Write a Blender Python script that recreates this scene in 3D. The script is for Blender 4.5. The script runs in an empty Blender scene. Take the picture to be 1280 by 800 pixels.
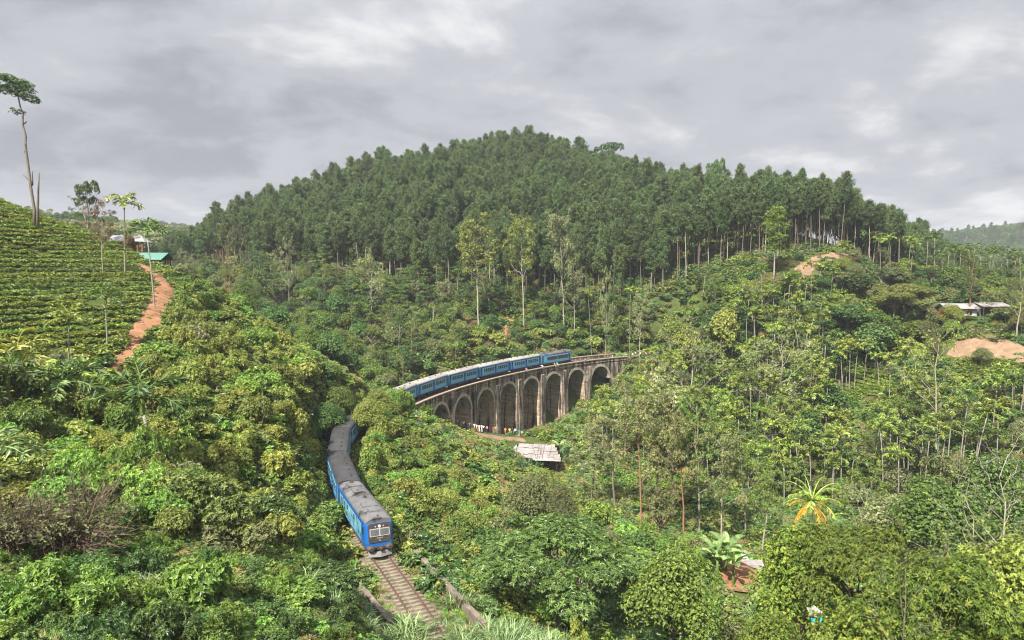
import bpy, bmesh, math, random
import numpy as np
from mathutils import Vector, Matrix, Euler

S = bpy.context.scene
C = S.collection
R = math.radians
rng = np.random.default_rng(7)
random.seed(7)

# ------------------------------------------------------------------ camera, sky, sun, exposure
FPX, CAMZ = 889.0, 29.0                       # focal length in pixels of a 1280 wide picture; camera height above the rails
PITCH = math.atan(70 / FPX)
cam_d = bpy.data.cameras.new('camera')
cam = bpy.data.objects.new('camera', cam_d)
C.objects.link(cam)
cam.location = (0, 0, CAMZ)
cam.rotation_euler = (R(90) - PITCH, 0, 0)
cam_d.sensor_width = 36
cam_d.lens = FPX / 1280 * 36
cam_d.clip_start = 0.5
cam_d.clip_end = 20000
S.camera = cam

SUN_EL, SUN_AZ = R(50), R(-150)               # azimuth measured from +Y towards +X: the sun stands to the left, behind the camera
world = bpy.data.worlds.new('World')
S.world = world
world.use_nodes = True


def build_world():
    nt = world.node_tree
    N, L = nt.nodes, nt.links
    N.clear()
    out = N.new('ShaderNodeOutputWorld')
    bg = N.new('ShaderNodeBackground')
    bg.inputs[1].default_value = 0.1
    L.new(bg.outputs[0], out.inputs[0])
    sky = N.new('ShaderNodeTexSky')
    sky.sky_type = 'NISHITA'
    sky.sun_disc = False
    sky.sun_elevation = SUN_EL
    sky.sun_rotation = SUN_AZ
    tc = N.new('ShaderNodeTexCoord')
    sep = N.new('ShaderNodeSeparateXYZ')
    L.new(tc.outputs['Generated'], sep.inputs[0])

    def math_(op, a, b=None, clamp=False):
        m = N.new('ShaderNodeMath')
        m.operation = op
        m.use_clamp = clamp
        for i, v in enumerate((a, b)):
            if v is None:
                continue
            if isinstance(v, (int, float)):
                m.inputs[i].default_value = v
            else:
                L.new(v, m.inputs[i])
        return m.outputs[0]

    zc = math_('ADD', math_('MAXIMUM', sep.outputs[2], 0.0), 0.26)
    px = math_('DIVIDE', sep.outputs[0], zc)
    py = math_('DIVIDE', sep.outputs[1], zc)
    cb = N.new('ShaderNodeCombineXYZ')
    L.new(px, cb.inputs[0])
    L.new(py, cb.inputs[1])
    cb.inputs[2].default_value = 3.7

    def noise(scale, detail, rough, dist, off):
        mp = N.new('ShaderNodeMapping')
        mp.inputs['Location'].default_value = off
        L.new(cb.outputs[0], mp.inputs[0])
        n = N.new('ShaderNodeTexNoise')
        n.inputs['Scale'].default_value = scale
        n.inputs['Detail'].default_value = detail
        n.inputs['Roughness'].default_value = rough
        n.inputs['Distortion'].default_value = dist
        L.new(mp.outputs[0], n.inputs['Vector'])
        return n.outputs['Fac']

    big = noise(0.85, 6, 0.55, 0.25, (6.1, 3.4, 0))
    fine = noise(2.6, 8, 0.58, 0.25, (1.1, 5.2, 0))
    mixv = math_('ADD', math_('MULTIPLY', big, 0.60), math_('MULTIPLY', fine, 0.40))
    ramp = N.new('ShaderNodeValToRGB')
    L.new(mixv, ramp.inputs[0])
    cr = ramp.color_ramp
    cr.interpolation = 'EASE'
    K = CLOUD
    cr.elements[0].position = 0.395
    cr.elements[0].color = (0.66 * K, 0.69 * K, 0.775 * K, 1)
    cr.elements[1].position = 0.615
    cr.elements[1].color = (1.48 * K, 1.47 * K, 1.49 * K, 1)
    e = cr.elements.new(0.50)
    e.color = (0.93 * K, 0.955 * K, 1.04 * K, 1)
    gap = noise(0.9, 5, 0.6, 0.3, (9.4, 2.6, 1.0))
    gapf = N.new('ShaderNodeMapRange')
    gapf.inputs['From Min'].default_value = 0.345
    gapf.inputs['From Max'].default_value = 0.27
    L.new(gap, gapf.inputs['Value'])
    mx = N.new('ShaderNodeMixRGB')
    L.new(math_('MULTIPLY', gapf.outputs[0], 0.6), mx.inputs[0])
    zen = N.new('ShaderNodeMapRange')                 # an overcast sky is two to three times brighter overhead than near the horizon
    zen.interpolation_type = 'SMOOTHSTEP'
    zen.inputs['From Min'].default_value, zen.inputs['From Max'].default_value = 0.22, 0.85
    zen.inputs['To Min'].default_value, zen.inputs['To Max'].default_value = 1.0, 1.9
    L.new(sep.outputs[2], zen.inputs['Value'])
    vm = N.new('ShaderNodeVectorMath')
    vm.operation = 'SCALE'
    L.new(ramp.outputs[0], vm.inputs[0])
    L.new(zen.outputs[0], vm.inputs['Scale'])
    L.new(vm.outputs[0], mx.inputs[1])
    L.new(sky.outputs[0], mx.inputs[2])
    L.new(mx.outputs[0], bg.inputs[0])


CLOUD = 2.36
build_world()

sun_d = bpy.data.lights.new('sun', 'SUN')
sun_d.energy = 5.0
sun_d.angle = R(1.0)
sun_d.color = (1.0, 0.93, 0.82)
sun = bpy.data.objects.new('sun', sun_d)
C.objects.link(sun)
to_sun = Vector((math.sin(SUN_AZ) * math.cos(SUN_EL), math.cos(SUN_AZ) * math.cos(SUN_EL), math.sin(SUN_EL)))
sun.rotation_euler = to_sun.to_track_quat('Z', 'Y').to_euler()

S.view_settings.view_transform = 'Standard'
S.view_settings.look = 'None'
S.view_settings.exposure = 1.34
S.view_settings.gamma = 1
S.render.engine = 'CYCLES'
S.cycles.max_bounces = 5
S.cycles.diffuse_bounces = 3
S.cycles.glossy_bounces = 2
S.cycles.transmission_bounces = 2
S.cycles.transparent_max_bounces = 4
S.cycles.volume_bounces = 0
S.cycles.use_denoising = True
S.cycles.denoising_prefilter = 'ACCURATE'
S.cycles.denoising_input_passes = 'RGB_ALBEDO_NORMAL'
S.cycles.filter_width = 1.15

# ------------------------------------------------------------------ projection helpers (layout only: everything ends up at real places)
CA, SA = math.cos(PITCH), math.sin(PITCH)


def ray(px, py):
    u, v = (px - 640) / FPX, (400 - py) / FPX
    return np.array([u, CA + v * SA, -SA + v * CA])


def at_depth(px, py, Y):
    d = ray(px, py)
    t = Y / d[1]
    return np.array([d[0] * t, Y, CAMZ + d[2] * t])


def at_height(px, py, z):
    d = ray(px, py)
    t = (z - CAMZ) / d[2]
    return np.array([d[0] * t, d[1] * t])


def project(x, y, z):
    zz = z - CAMZ
    dep = y * CA - zz * SA
    v = (y * SA + zz * CA) / dep
    return 640 + FPX * x / dep, 400 - FPX * v, dep


def in_poly(px, py, poly):
    px, py = np.asarray(px, float), np.asarray(py, float)
    ins = np.zeros(px.shape, bool)
    n = len(poly)
    for i in range(n):
        x1, y1 = poly[i]
        x2, y2 = poly[(i + 1) % n]
        if y1 == y2:
            continue
        c = ((y1 > py) != (y2 > py)) & (px < (x2 - x1) * (py - y1) / (y2 - y1) + x1)
        ins ^= c
    return ins


def vnoise(x, y, seed=0):
    x, y = np.asarray(x, float), np.asarray(y, float)
    xi, yi = np.floor(x).astype(np.int64), np.floor(y).astype(np.int64)
    fx, fy = x - xi, y - yi
    fx, fy = fx * fx * (3 - 2 * fx), fy * fy * (3 - 2 * fy)

    def h(a, b):
        v = (a * 374761393 + b * 668265263 + seed * 974634777) & 0xFFFFFFFF
        v = ((v ^ (v >> 13)) * 1274126177) & 0xFFFFFFFF
        return ((v ^ (v >> 16)) & 0xFFFF) / 65535.0
    return (h(xi, yi) * (1 - fx) + h(xi + 1, yi) * fx) * (1 - fy) + (h(xi, yi + 1) * (1 - fx) + h(xi + 1, yi + 1) * fx) * fy


def fbm(x, y, seed=0, octv=4):
    s, a = 0, 0.5
    for o in range(octv):
        s = s + a * (vnoise(x * 2 ** o, y * 2 ** o, seed + o) - 0.5)
        a *= 0.5
    return s


def sstep(a, b, x):
    t = np.clip((x - a) / (b - a), 0, 1)
    return t * t * (3 - 2 * t)


# ------------------------------------------------------------------ the line of the railway
def make_track():
    tp = [at_height(*p) for p in ((545, 795, 0), (500, 735, 0), (470, 694, 0), (440, 594, 3.9), (428, 558, 3.9), (423, 527, 3.9))]
    par = np.array([at_height(a, b, 0.5) for a, b in ((515, 510), (545, 497), (578, 484), (620.6, 472.7), (660, 463.6), (693, 457.5), (734, 451), (796, 445))])
    d = np.gradient(par, axis=0)
    d /= np.linalg.norm(d, axis=1)[:, None]
    cen = par + 4.2 * np.stack([-d[:, 1], d[:, 0]], 1)
    P = np.vstack([tp, cen])
    s = np.r_[0, np.cumsum(np.linalg.norm(np.diff(P, axis=0), axis=1))]
    s /= s[-1]
    cx, cy = np.polyfit(s, P[:, 0], 6), np.polyfit(s, P[:, 1], 6)
    t = np.linspace(0, 1, 600)
    q = np.stack([np.polyval(cx, t), np.polyval(cy, t)], 1)
    a = q[0] - q[8]
    a /= np.linalg.norm(a)
    b = q[-1] - q[-9]
    b /= np.linalg.norm(b)
    bn = np.array([b[1], -b[0]])
    pre = [q[0] + a * k for k in np.linspace(26, 1, 26)]
    post = [q[-1] + b * k + bn * 0.011 * k * k for k in np.linspace(1, 17, 17)]
    q = np.vstack([pre, q, post])
    s = np.r_[0, np.cumsum(np.linalg.norm(np.diff(q, axis=0), axis=1))]
    ss = np.arange(0, s[-1], 0.5)
    return np.stack([np.interp(ss, s, q[:, 0]), np.interp(ss, s, q[:, 1])], 1), ss


TRK, TRS = make_track()


def tpos(s):
    return np.array([np.interp(s, TRS, TRK[:, 0]), np.interp(s, TRS, TRK[:, 1])])


def tdir(s):
    d = tpos(s + 0.6) - tpos(s - 0.6)
    return d / np.linalg.norm(d)


def toff(s, o):
    """A point O metres to the left of the line (looking up the line, away from the camera)."""
    d = tdir(s)
    return tpos(s) + o * np.array([-d[1], d[0]])


def tnear(x, y):
    """Distance from the line and chainage of the nearest point, for arrays."""
    x, y = np.ravel(x), np.ravel(y)
    bd, bs = np.full(x.shape, 1e9), np.zeros(x.shape)
    for i in range(0, len(TRS), 2):
        d = np.hypot(x - TRK[i, 0], y - TRK[i, 1])
        m = d < bd
        bd[m] = d[m]
        bs[m] = TRS[i]
    return bd, bs


def s_at_px(px, z, off):
    best = min(((abs(project(*toff(s, off), z)[0] - px), s) for s in np.arange(100, TRS[-1] - 2, 0.25)), key=lambda t: t[0])
    return best[1]


HALF_W = 4.1
ARCH_S = [s_at_px(p, -4, -HALF_W) for p in (556, 580, 607, 634, 664, 692, 722, 755)]
_k = np.polyfit(np.arange(1, 9), ARCH_S, 1)
BAY = float(_k[0])
ARCH_S = [float(np.polyval(_k, i)) for i in range(0, 9)]
BR0, BR1 = ARCH_S[0] - BAY * 0.9, ARCH_S[-1] + BAY * 1.5

# ------------------------------------------------------------------ terrain
# ground points read off the photograph: pixel, distance, height of the growth that stands on it
GP = [(0, 800, 22, 2.5), (150, 800, 24, 2), (300, 800, 28, 1.5), (420, 790, 40, 1), (0, 700, 32, 3), (150, 690, 36, 3), (300, 700, 43, 2), (395, 700, 63, .6),
      (0, 620, 45, 3), (150, 610, 50, 3), (280, 600, 58, 3), (380, 600, 74, 4), (0, 520, 60, 3), (130, 500, 68, 3), (250, 480, 78, 3), (330, 480, 88, 3.2),
      (395, 520, 92, 3.0), (210, 340, 125, .8), (190, 390, 105, .3), (150, 450, 88, .3), (100, 400, 95, 1), (50, 330, 116, 1), (0, 245, 142, 1), (90, 280, 141, 1),
      (0, 330, 109, 1), (0, 420, 85, 1), (135, 295, 150, .8), (0, 460, 77, 2), (230, 335, 131, 2), (290, 382, 121, 3), (350, 425, 117, 3.5), (425, 500, 112, 3.0),
      (300, 330, 240, 15), (560, 440, 200, 2.5), (600, 400, 225, 2.5), (600, 372, 246, 2), (700, 385, 236, 2), (850, 385, 226, 3), (800, 425, 226, 2.5),
      (665, 156, 400, 26), (585, 176, 388, 25), (745, 182, 378, 26), (450, 205, 365, 19), (300, 257, 335, 21), (235, 290, 335, 19), (850, 204, 335, 26), (930, 208, 312, 27), (1000, 211, 292, 28), (1100, 246, 272, 28), (1185, 295, 255, 26),
      (1000, 330, 235, .3), (1060, 318, 240, .5), (950, 350, 225, .6), (900, 375, 215, 3), (1000, 385, 208, 5), (1000, 455, 188, 8), (1100, 352, 224, 5), (1100, 425, 193, 8),
      (1215, 392, 186, 1), (1225, 437, 172, .3), (1240, 460, 166, 1), (1070, 480, 180, 1), (1280, 322, 232, 8), (1270, 385, 190, 4), (1100, 560, 140, 9), (1250, 560, 120, 8),
      (950, 520, 160, 9), (850, 560, 138, 9), (750, 560, 150, 6), (750, 485, 188, 4), (820, 460, 206, 5), (880, 440, 206, 6), (672, 568, 152, 2.4), (600, 541, 163, .2),
      (650, 548, 166, .2), (560, 528, 161, .8), (700, 522, 182, 1.5), (545, 522, 160, .5), (580, 532, 172, .5), (610, 541, 180, .5), (640, 547, 188, .5), (665, 540, 195, .5), (690, 525, 201, 1), (720, 505, 207, 1.5), (745, 486, 213, 1.5), (780, 466, 220, 1.5), (620, 610, 118, 1), (490, 510, 122, 2.2), (455, 528, 115, 2.0), (520, 515, 128, 1.5), (560, 555, 119, 2.2), (530, 620, 97, 2.4), (490, 590, 98, 2.5), (510, 680, 76, 1.5), (600, 700, 76, 3),
      (640, 770, 53, 2.5), (700, 700, 72, 9), (850, 740, 66, 8), (930, 725, 85, .5), (720, 790, 50, 3), (1000, 650, 98, 8), (1000, 780, 48, 10), (1150, 700, 46, 12), (1280, 700, 42, 12),
      (1280, 600, 75, 12), (1150, 620, 95, 10), (1280, 500, 140, 8), (800, 640, 104, 6), (840, 665, 92, 1), (640, 640, 98, 3), (560, 800, 50, 1)]
XYZ = [(*at_depth(px, py, Y)[:2], at_depth(px, py, Y)[2] - h) for px, py, Y, h in GP]
XYZ += [(0, 0, 27.2), (0, -60, 34), (-60, -40, 40), (60, -40, 30), (-30, 20, 21.5), (0, 18, 15), (0, 34, 3.5), (14, 20, 11), (30, 20, 6), (55, 25, 1), (-60, 60, 30), (-95, 100, 42),
        (-120, 150, 50), (-50, 170, 2), (-75, 190, 4), (-95, 165, 20), (-60, 215, 8), (-130, 230, 22), (-30, 185, -2), (10, 215, 0), (-220, 300, 35), (-300, 200, 60), (-200, 60, 60),
        (-300, 480, 48), (-160, 480, 30), (-60, 520, 50), (60, 560, 45), (250, 480, 22), (150, 380, 30), (300, 300, 16), (330, 160, 12), (250, 80, 2), (160, 20, 2), (120, 100, -8),
        (200, 230, 22), (420, 420, 14), (-420, 350, 60), (0, 700, 30), (-300, 700, 45), (300, 700, 18), (450, 60, 10), (-420, -20, 70), (120, -60, 20), (300, -60, 20), (-150, -60, 55)]
XYZ = np.array(XYZ)


def rbf_fit(P):
    n = len(P)
    r = np.hypot(P[:, None, 0] - P[None, :, 0], P[:, None, 1] - P[None, :, 1])
    K = np.sqrt(r * r + 64.0)
    Q = np.c_[np.ones(n), P[:, :2] / 100]
    A = np.block([[K - np.eye(n) * 0.9, Q], [Q.T, np.zeros((3, 3))]])
    w = np.linalg.solve(A, np.r_[P[:, 2], 0, 0, 0])
    return w


RW = rbf_fit(XYZ)


def rbf(x, y):
    x, y = np.ravel(x), np.ravel(y)
    out = RW[-3] + RW[-2] * x / 100 + RW[-1] * y / 100
    for i in range(len(XYZ)):
        out = out + RW[i] * np.sqrt((x - XYZ[i, 0]) ** 2 + (y - XYZ[i, 1]) ** 2 + 64.0)
    return out


def grow(a, b, n):
    return a + (b - a) * np.linspace(0, 1, n + 1)[1:] ** 2.2


GX = np.r_[(-grow(230, 6000, 34))[::-1], np.arange(-230, 270.1, 1.6), grow(270.5, 6000, 34)]
GY = np.r_[(-grow(20, 900, 14))[::-1], np.arange(-20, 440.1, 1.6), grow(441, 9000, 40)]


def terrain_z(x, y):
    xx, yy = np.ravel(x), np.ravel(y)
    cx, cy = np.clip(xx, -420, 450), np.clip(yy, -60, 700)
    z = rbf(cx, cy)
    out = np.hypot(xx - cx, yy - cy)
    far = 14 + 26 * fbm(xx / 700, yy / 700, 11)
    far += 66 * np.exp(-(((xx - 900) / 330) ** 2 + ((yy - 1220) / 260) ** 2))
    far += 58 * np.exp(-(((xx + 520) / 330) ** 2 + ((yy - 900) / 200) ** 2))
    far += 40 * np.exp(-(((xx + 1500) / 700) ** 2 + ((yy - 2600) / 400) ** 2))
    w = sstep(0, 350, out)
    z = z * (1 - w) + far * w
    z = z + 1.1 * fbm(xx / 9, yy / 9, 3) + 2.0 * fbm(xx / 30, yy / 30, 5)
    d, s = tnear(xx, yy)
    on_bridge = (s > BR0 + 2) & (s < BR1 - 6)
    cut = np.where(on_bridge, 1.0, np.where(s > BR1 - 6, sstep(3.2, 15, d), sstep(3.4, 7.5, d)))
    z = z * cut + (-0.62) * (1 - cut)
    under = on_bridge & (d < 7)
    z = np.where(under, np.minimum(z, -4.5), z)
    return z


_gx, _gy = np.meshgrid(GX, GY)
GZ = terrain_z(_gx, _gy).reshape(_gx.shape)


def H(x, y):
    x, y = np.asarray(x, float), np.asarray(y, float)
    i = np.clip(np.searchsorted(GX, x) - 1, 0, len(GX) - 2)
    j = np.clip(np.searchsorted(GY, y) - 1, 0, len(GY) - 2)
    fx = (x - GX[i]) / (GX[i + 1] - GX[i])
    fy = (y - GY[j]) / (GY[j + 1] - GY[j])
    return (GZ[j, i] * (1 - fx) + GZ[j, i + 1] * fx) * (1 - fy) + (GZ[j + 1, i] * (1 - fx) + GZ[j + 1, i + 1] * fx) * fy


def hit(px, py, y0=8, y1=600):
    """Where the sight line through a pixel of the photograph meets the ground."""
    Y = np.arange(y0, y1, 0.4)
    d = ray(px, py)
    x, z = d[0] / d[1] * Y, CAMZ + d[2] / d[1] * Y
    b = np.nonzero(z < H(x, Y))[0]
    k = b[0] if len(b) else len(Y) - 1
    return np.array([x[k], Y[k], H(x[k], Y[k])])


# ------------------------------------------------------------------ materials
MATS = {}


def mat_base(name):
    m = bpy.data.materials.new(name)
    m.use_nodes = True
    nt = m.node_tree
    nt.nodes.clear()
    out = nt.nodes.new('ShaderNodeOutputMaterial')
    return m, nt.nodes, nt.links, out


def noise_node(N, L, vec, scale, detail=4, rough=0.6, stretch=None):
    n = N.new('ShaderNodeTexNoise')
    n.inputs['Scale'].default_value = scale
    n.inputs['Detail'].default_value = detail
    n.inputs['Roughness'].default_value = rough
    if stretch:
        mp = N.new('ShaderNodeMapping')
        mp.inputs['Scale'].default_value = stretch
        L.new(vec, mp.inputs[0])
        vec = mp.outputs[0]
    L.new(vec, n.inputs['Vector'])
    return n.outputs['Fac']


def ramp_node(N, L, fac, stops):
    r = N.new('ShaderNodeValToRGB')
    L.new(fac, r.inputs[0])
    cr = r.color_ramp
    while len(cr.elements) < len(stops):
        cr.elements.new(0.5)
    for e, (p, c) in zip(cr.elements, stops):
        e.position = p
        e.color = (*c, 1)
    return r.outputs[0]


def M_surface(name, stops, scale=1.0, rough=0.8, detail=5, stretch=None, bump=0.0, metal=0.0, spec=0.3, coord='Object', stops2=None, scale2=1.0, stretch2=None):
    """A noisy painted, stone, earth or metal surface: colour from noise, a second layer of stains on top."""
    if name in MATS:
        return MATS[name]
    m, N, L, out = mat_base(name)
    tc = N.new('ShaderNodeTexCoord')
    v = tc.outputs[coord]
    f = noise_node(N, L, v, scale, detail, 0.62, stretch)
    col = ramp_node(N, L, f, stops)
    if stops2:
        f2 = noise_node(N, L, v, scale2, 6, 0.65, stretch2)
        r2 = N.new('ShaderNodeValToRGB')
        L.new(f2, r2.inputs[0])
        a, b, c = stops2
        r2.color_ramp.elements[0].position, r2.color_ramp.elements[1].position = a, b
        mx = N.new('ShaderNodeMixRGB')
        L.new(r2.outputs[0], mx.inputs[0])
        L.new(col, mx.inputs[1])
        mx.inputs[2].default_value = (*c, 1)
        col = mx.outputs[0]
    b = N.new('ShaderNodeBsdfPrincipled')
    L.new(col, b.inputs['Base Color'])
    b.inputs['Roughness'].default_value = rough
    b.inputs['Metallic'].default_value = metal
    b.inputs['Specular IOR Level'].default_value = spec
    if bump:
        bp = N.new('ShaderNodeBump')
        bp.inputs['Strength'].default_value = bump
        bp.inputs['Distance'].default_value = 0.08
        L.new(f, bp.inputs['Height'])
        L.new(bp.outputs[0], b.inputs['Normal'])
    L.new(b.outputs[0], out.inputs[0])
    MATS[name] = m
    return m


def M_leaf(name, c1, c2, c3, trans=0.30, rough=0.45, tip=None, spec=0.35):
    """Foliage: every leaf its own shade between the three greens, every plant its own cast."""
    if name in MATS:
        return MATS[name]
    m, N, L, out = mat_base(name)
    at = N.new('ShaderNodeAttribute')
    at.attribute_name = 'shade'
    stops = [(0.0, c1), (0.55, c2), (1.0, c3)] if tip is None else [(0.0, c1), (0.5, c2), (0.93, c3), (1.0, tip)]
    col = ramp_node(N, L, at.outputs['Fac'], stops)
    oi = N.new('ShaderNodeObjectInfo')
    hsv = N.new('ShaderNodeHueSaturation')
    mr = N.new('ShaderNodeMapRange')
    mr.inputs['To Min'].default_value, mr.inputs['To Max'].default_value = 0.480, 0.518
    L.new(oi.outputs['Random'], mr.inputs['Value'])
    L.new(mr.outputs[0], hsv.inputs['Hue'])
    mv = N.new('ShaderNodeMath')
    mv.operation = 'MULTIPLY'
    mv.inputs[1].default_value = 7.31
    L.new(oi.outputs['Random'], mv.inputs[0])
    fr = N.new('ShaderNodeMath')
    fr.operation = 'FRACT'
    L.new(mv.outputs[0], fr.inputs[0])
    m2 = N.new('ShaderNodeMapRange')
    m2.inputs['To Min'].default_value, m2.inputs['To Max'].default_value = 0.72, 1.28
    L.new(fr.outputs[0], m2.inputs['Value'])
    L.new(m2.outputs[0], hsv.inputs['Value'])
    L.new(col, hsv.inputs['Color'])
    b = N.new('ShaderNodeBsdfPrincipled')
    L.new(hsv.outputs[0], b.inputs['Base Color'])
    b.inputs['Roughness'].default_value = rough
    b.inputs['Specular IOR Level'].default_value = spec
    t = N.new('ShaderNodeBsdfTranslucent')
    tm = N.new('ShaderNodeMixRGB')
    tm.blend_type = 'MULTIPLY'
    tm.inputs[0].default_value = 1
    L.new(hsv.outputs[0], tm.inputs[1])
    tm.inputs[2].default_value = (2.1 * trans, 2.0 * trans, 0.9 * trans, 1)   # a leaf lets through nearly as much light as it throws back
    L.new(tm.outputs[0], t.inputs[0])
    mx = N.new('ShaderNodeAddShader')
    L.new(b.outputs[0], mx.inputs[0])
    L.new(t.outputs[0], mx.inputs[1])
    L.new(mx.outputs[0], out.inputs[0])
    MATS[name] = m
    return m


def add_courses(m, row=0.62, wid=1.25, amount=0.62):
    """Block joints over a masonry material: courses follow the height, joints run along the wall."""
    N, L = m.node_tree.nodes, m.node_tree.links
    b = [n for n in N if n.type == 'BSDF_PRINCIPLED'][0]
    src = b.inputs['Base Color'].links[0].from_socket
    tc = N.new('ShaderNodeTexCoord')
    sp = N.new('ShaderNodeSeparateXYZ')
    L.new(tc.outputs['Object'], sp.inputs[0])
    ad = N.new('ShaderNodeVectorMath')
    ad.operation = 'DOT_PRODUCT'
    ad.inputs[1].default_value = (0.75, 0.66, 0)
    L.new(tc.outputs['Object'], ad.inputs[0])
    cb = N.new('ShaderNodeCombineXYZ')
    L.new(ad.outputs['Value'], cb.inputs[0])
    L.new(sp.outputs[2], cb.inputs[1])
    br = N.new('ShaderNodeTexBrick')
    br.inputs['Scale'].default_value = 1.0
    br.inputs['Brick Width'].default_value = wid
    br.inputs['Row Height'].default_value = row
    br.inputs['Mortar Size'].default_value = 0.05
    br.inputs['Color1'].default_value = (1, 1, 1, 1)
    br.inputs['Color2'].default_value = (amount, amount, amount, 1)
    br.inputs['Mortar'].default_value = (0.42, 0.40, 0.38, 1)
    L.new(cb.outputs[0], br.inputs['Vector'])
    mx = N.new('ShaderNodeMixRGB')
    mx.blend_type = 'MULTIPLY'
    mx.inputs[0].default_value = 0.85
    L.new(src, mx.inputs[1])
    L.new(br.outputs['Color'], mx.inputs[2])
    L.new(mx.outputs[0], b.inputs['Base Color'])


def M_plain(name, col, rough=0.5, metal=0.0, spec=0.4, var=0.12, scale=3.0):
    c = np.array(col)
    return M_surface(name, [(0.3, tuple(c * (1 - var))), (0.7, tuple(np.minimum(c * (1 + var), 1)))], scale, rough, 4, metal=metal, spec=spec)


def M_glass(name, col=(0.02, 0.025, 0.03), rough=0.08):
    if name in MATS:
        return MATS[name]
    m, N, L, out = mat_base(name)
    b = N.new('ShaderNodeBsdfPrincipled')
    b.inputs['Base Color'].default_value = (*col, 1)
    b.inputs['Roughness'].default_value = rough
    b.inputs['Specular IOR Level'].default_value = 0.7
    L.new(b.outputs[0], out.inputs[0])
    MATS[name] = m
    return m


LEAF = {
    'pine': M_leaf('pine_needles', (0.015, 0.030, 0.011), (0.057, 0.101, 0.032), (0.138, 0.198, 0.069), 0.22, 0.6),
    'pinelight': M_leaf('light_pine_needles', (0.019, 0.034, 0.011), (0.064, 0.108, 0.032), (0.134, 0.194, 0.067), 0.18, 0.6),
    'dark': M_leaf('dark_leaves', (0.012, 0.028, 0.007), (0.044, 0.093, 0.019), (0.113, 0.184, 0.042), 0.22, 0.42),
    'mid': M_leaf('mid_green_leaves', (0.020, 0.039, 0.006), (0.080, 0.130, 0.018), (0.186, 0.242, 0.042), 0.28, 0.45),
    'lime': M_leaf('yellow_green_leaves', (0.034, 0.052, 0.008), (0.127, 0.156, 0.026), (0.265, 0.286, 0.069), 0.30, 0.45),
    'olive': M_leaf('olive_leaves', (0.029, 0.035, 0.013), (0.098, 0.114, 0.039), (0.212, 0.224, 0.090), 0.25, 0.6),
    'fresh': M_leaf('fresh_green_leaves', (0.025, 0.057, 0.008), (0.094, 0.174, 0.026), (0.205, 0.295, 0.057), 0.32, 0.45),
    'tea': M_leaf('tea_leaves', (0.017, 0.035, 0.006), (0.091, 0.137, 0.016), (0.253, 0.288, 0.038), 0.25, 0.4),
    'palm': M_leaf('palm_fronds', (0.029, 0.054, 0.008), (0.113, 0.173, 0.023), (0.283, 0.318, 0.059), 0.26, 0.4),
    'deeppalm': M_leaf('dark_palm_fronds', (0.012, 0.030, 0.007), (0.050, 0.098, 0.021), (0.146, 0.192, 0.051), 0.25, 0.55),
    'yellow': M_leaf('yellowing_fronds', (0.22, 0.15, 0.012), (0.42, 0.27, 0.02), (0.50, 0.36, 0.04), 0.25, 0.4),
    'reed': M_leaf('reed_blades', (0.033, 0.061, 0.020), (0.100, 0.166, 0.057), (0.224, 0.301, 0.142), 0.28, 0.45),
    'straw': M_leaf('dry_grass', (0.12, 0.11, 0.04), (0.21, 0.18, 0.075), (0.30, 0.26, 0.12), 0.25, 0.7),
    'rust': M_leaf('rusty_leaves', (0.065, 0.042, 0.018), (0.115, 0.075, 0.028), (0.155, 0.120, 0.045), 0.20, 0.6),
    'pale': M_leaf('pale_grey_green_leaves', (0.040, 0.050, 0.021), (0.137, 0.159, 0.067), (0.297, 0.313, 0.163), 0.28, 0.6),
    'banana': M_leaf('banana_leaves', (0.028, 0.063, 0.017), (0.090, 0.166, 0.048), (0.189, 0.277, 0.106), 0.30, 0.55),
    'tipped': M_leaf('red_tipped_leaves', (0.017, 0.039, 0.007), (0.076, 0.127, 0.017), (0.199, 0.237, 0.036), 0.26, 0.5, (0.20, 0.12, 0.04), 0.22),
    'flower': M_leaf('leaves_with_cream_flowers', (0.020, 0.037, 0.008), (0.085, 0.118, 0.024), (0.183, 0.216, 0.052), 0.25, 0.5, (0.48, 0.48, 0.30)),
}
BARK = {
    'grey': M_surface('grey_bark', [(0.3, (0.09, 0.075, 0.06)), (0.7, (0.21, 0.18, 0.15))], 3, 0.9, stretch=(1, 1, 0.2)),
    'pale': M_surface('pale_bark', [(0.3, (0.17, 0.15, 0.12)), (0.7, (0.40, 0.36, 0.30))], 2.5, 0.85, stretch=(1, 1, 0.3)),
    'brown': M_surface('brown_bark', [(0.3, (0.095, 0.070, 0.052)), (0.7, (0.22, 0.17, 0.13))], 3, 0.9, stretch=(1, 1, 0.2)),
    'ring': M_surface('ringed_palm_bark', [(0.35, (0.13, 0.12, 0.10)), (0.65, (0.30, 0.28, 0.24))], 2.2, 0.85, stretch=(0.3, 0.3, 3)),
    'twig': M_surface('dry_twig_bark', [(0.3, (0.065, 0.043, 0.033)), (0.7, (0.135, 0.095, 0.074))], 3, 0.9),
    'red': M_surface('reddish_bark', [(0.3, (0.17, 0.085, 0.050)), (0.7, (0.32, 0.18, 0.115))], 3, 0.9, stretch=(1, 1, 0.3)),
    'shaft': M_plain('green_crownshaft', (0.10, 0.15, 0.035), 0.5),
}
M_dirt = M_surface('orange_earth', [(0.25, (0.14, 0.062, 0.032)), (0.55, (0.25, 0.125, 0.066)), (0.8, (0.36, 0.20, 0.115))], 0.5, 0.95, 8, bump=0.6, stops2=(0.52, 0.66, (0.10, 0.058, 0.030)), scale2=0.9)
M_stone_chip = M_surface('loose_stones', [(0.3, (0.12, 0.075, 0.05)), (0.7, (0.30, 0.22, 0.16))], 2, 0.9)
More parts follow.
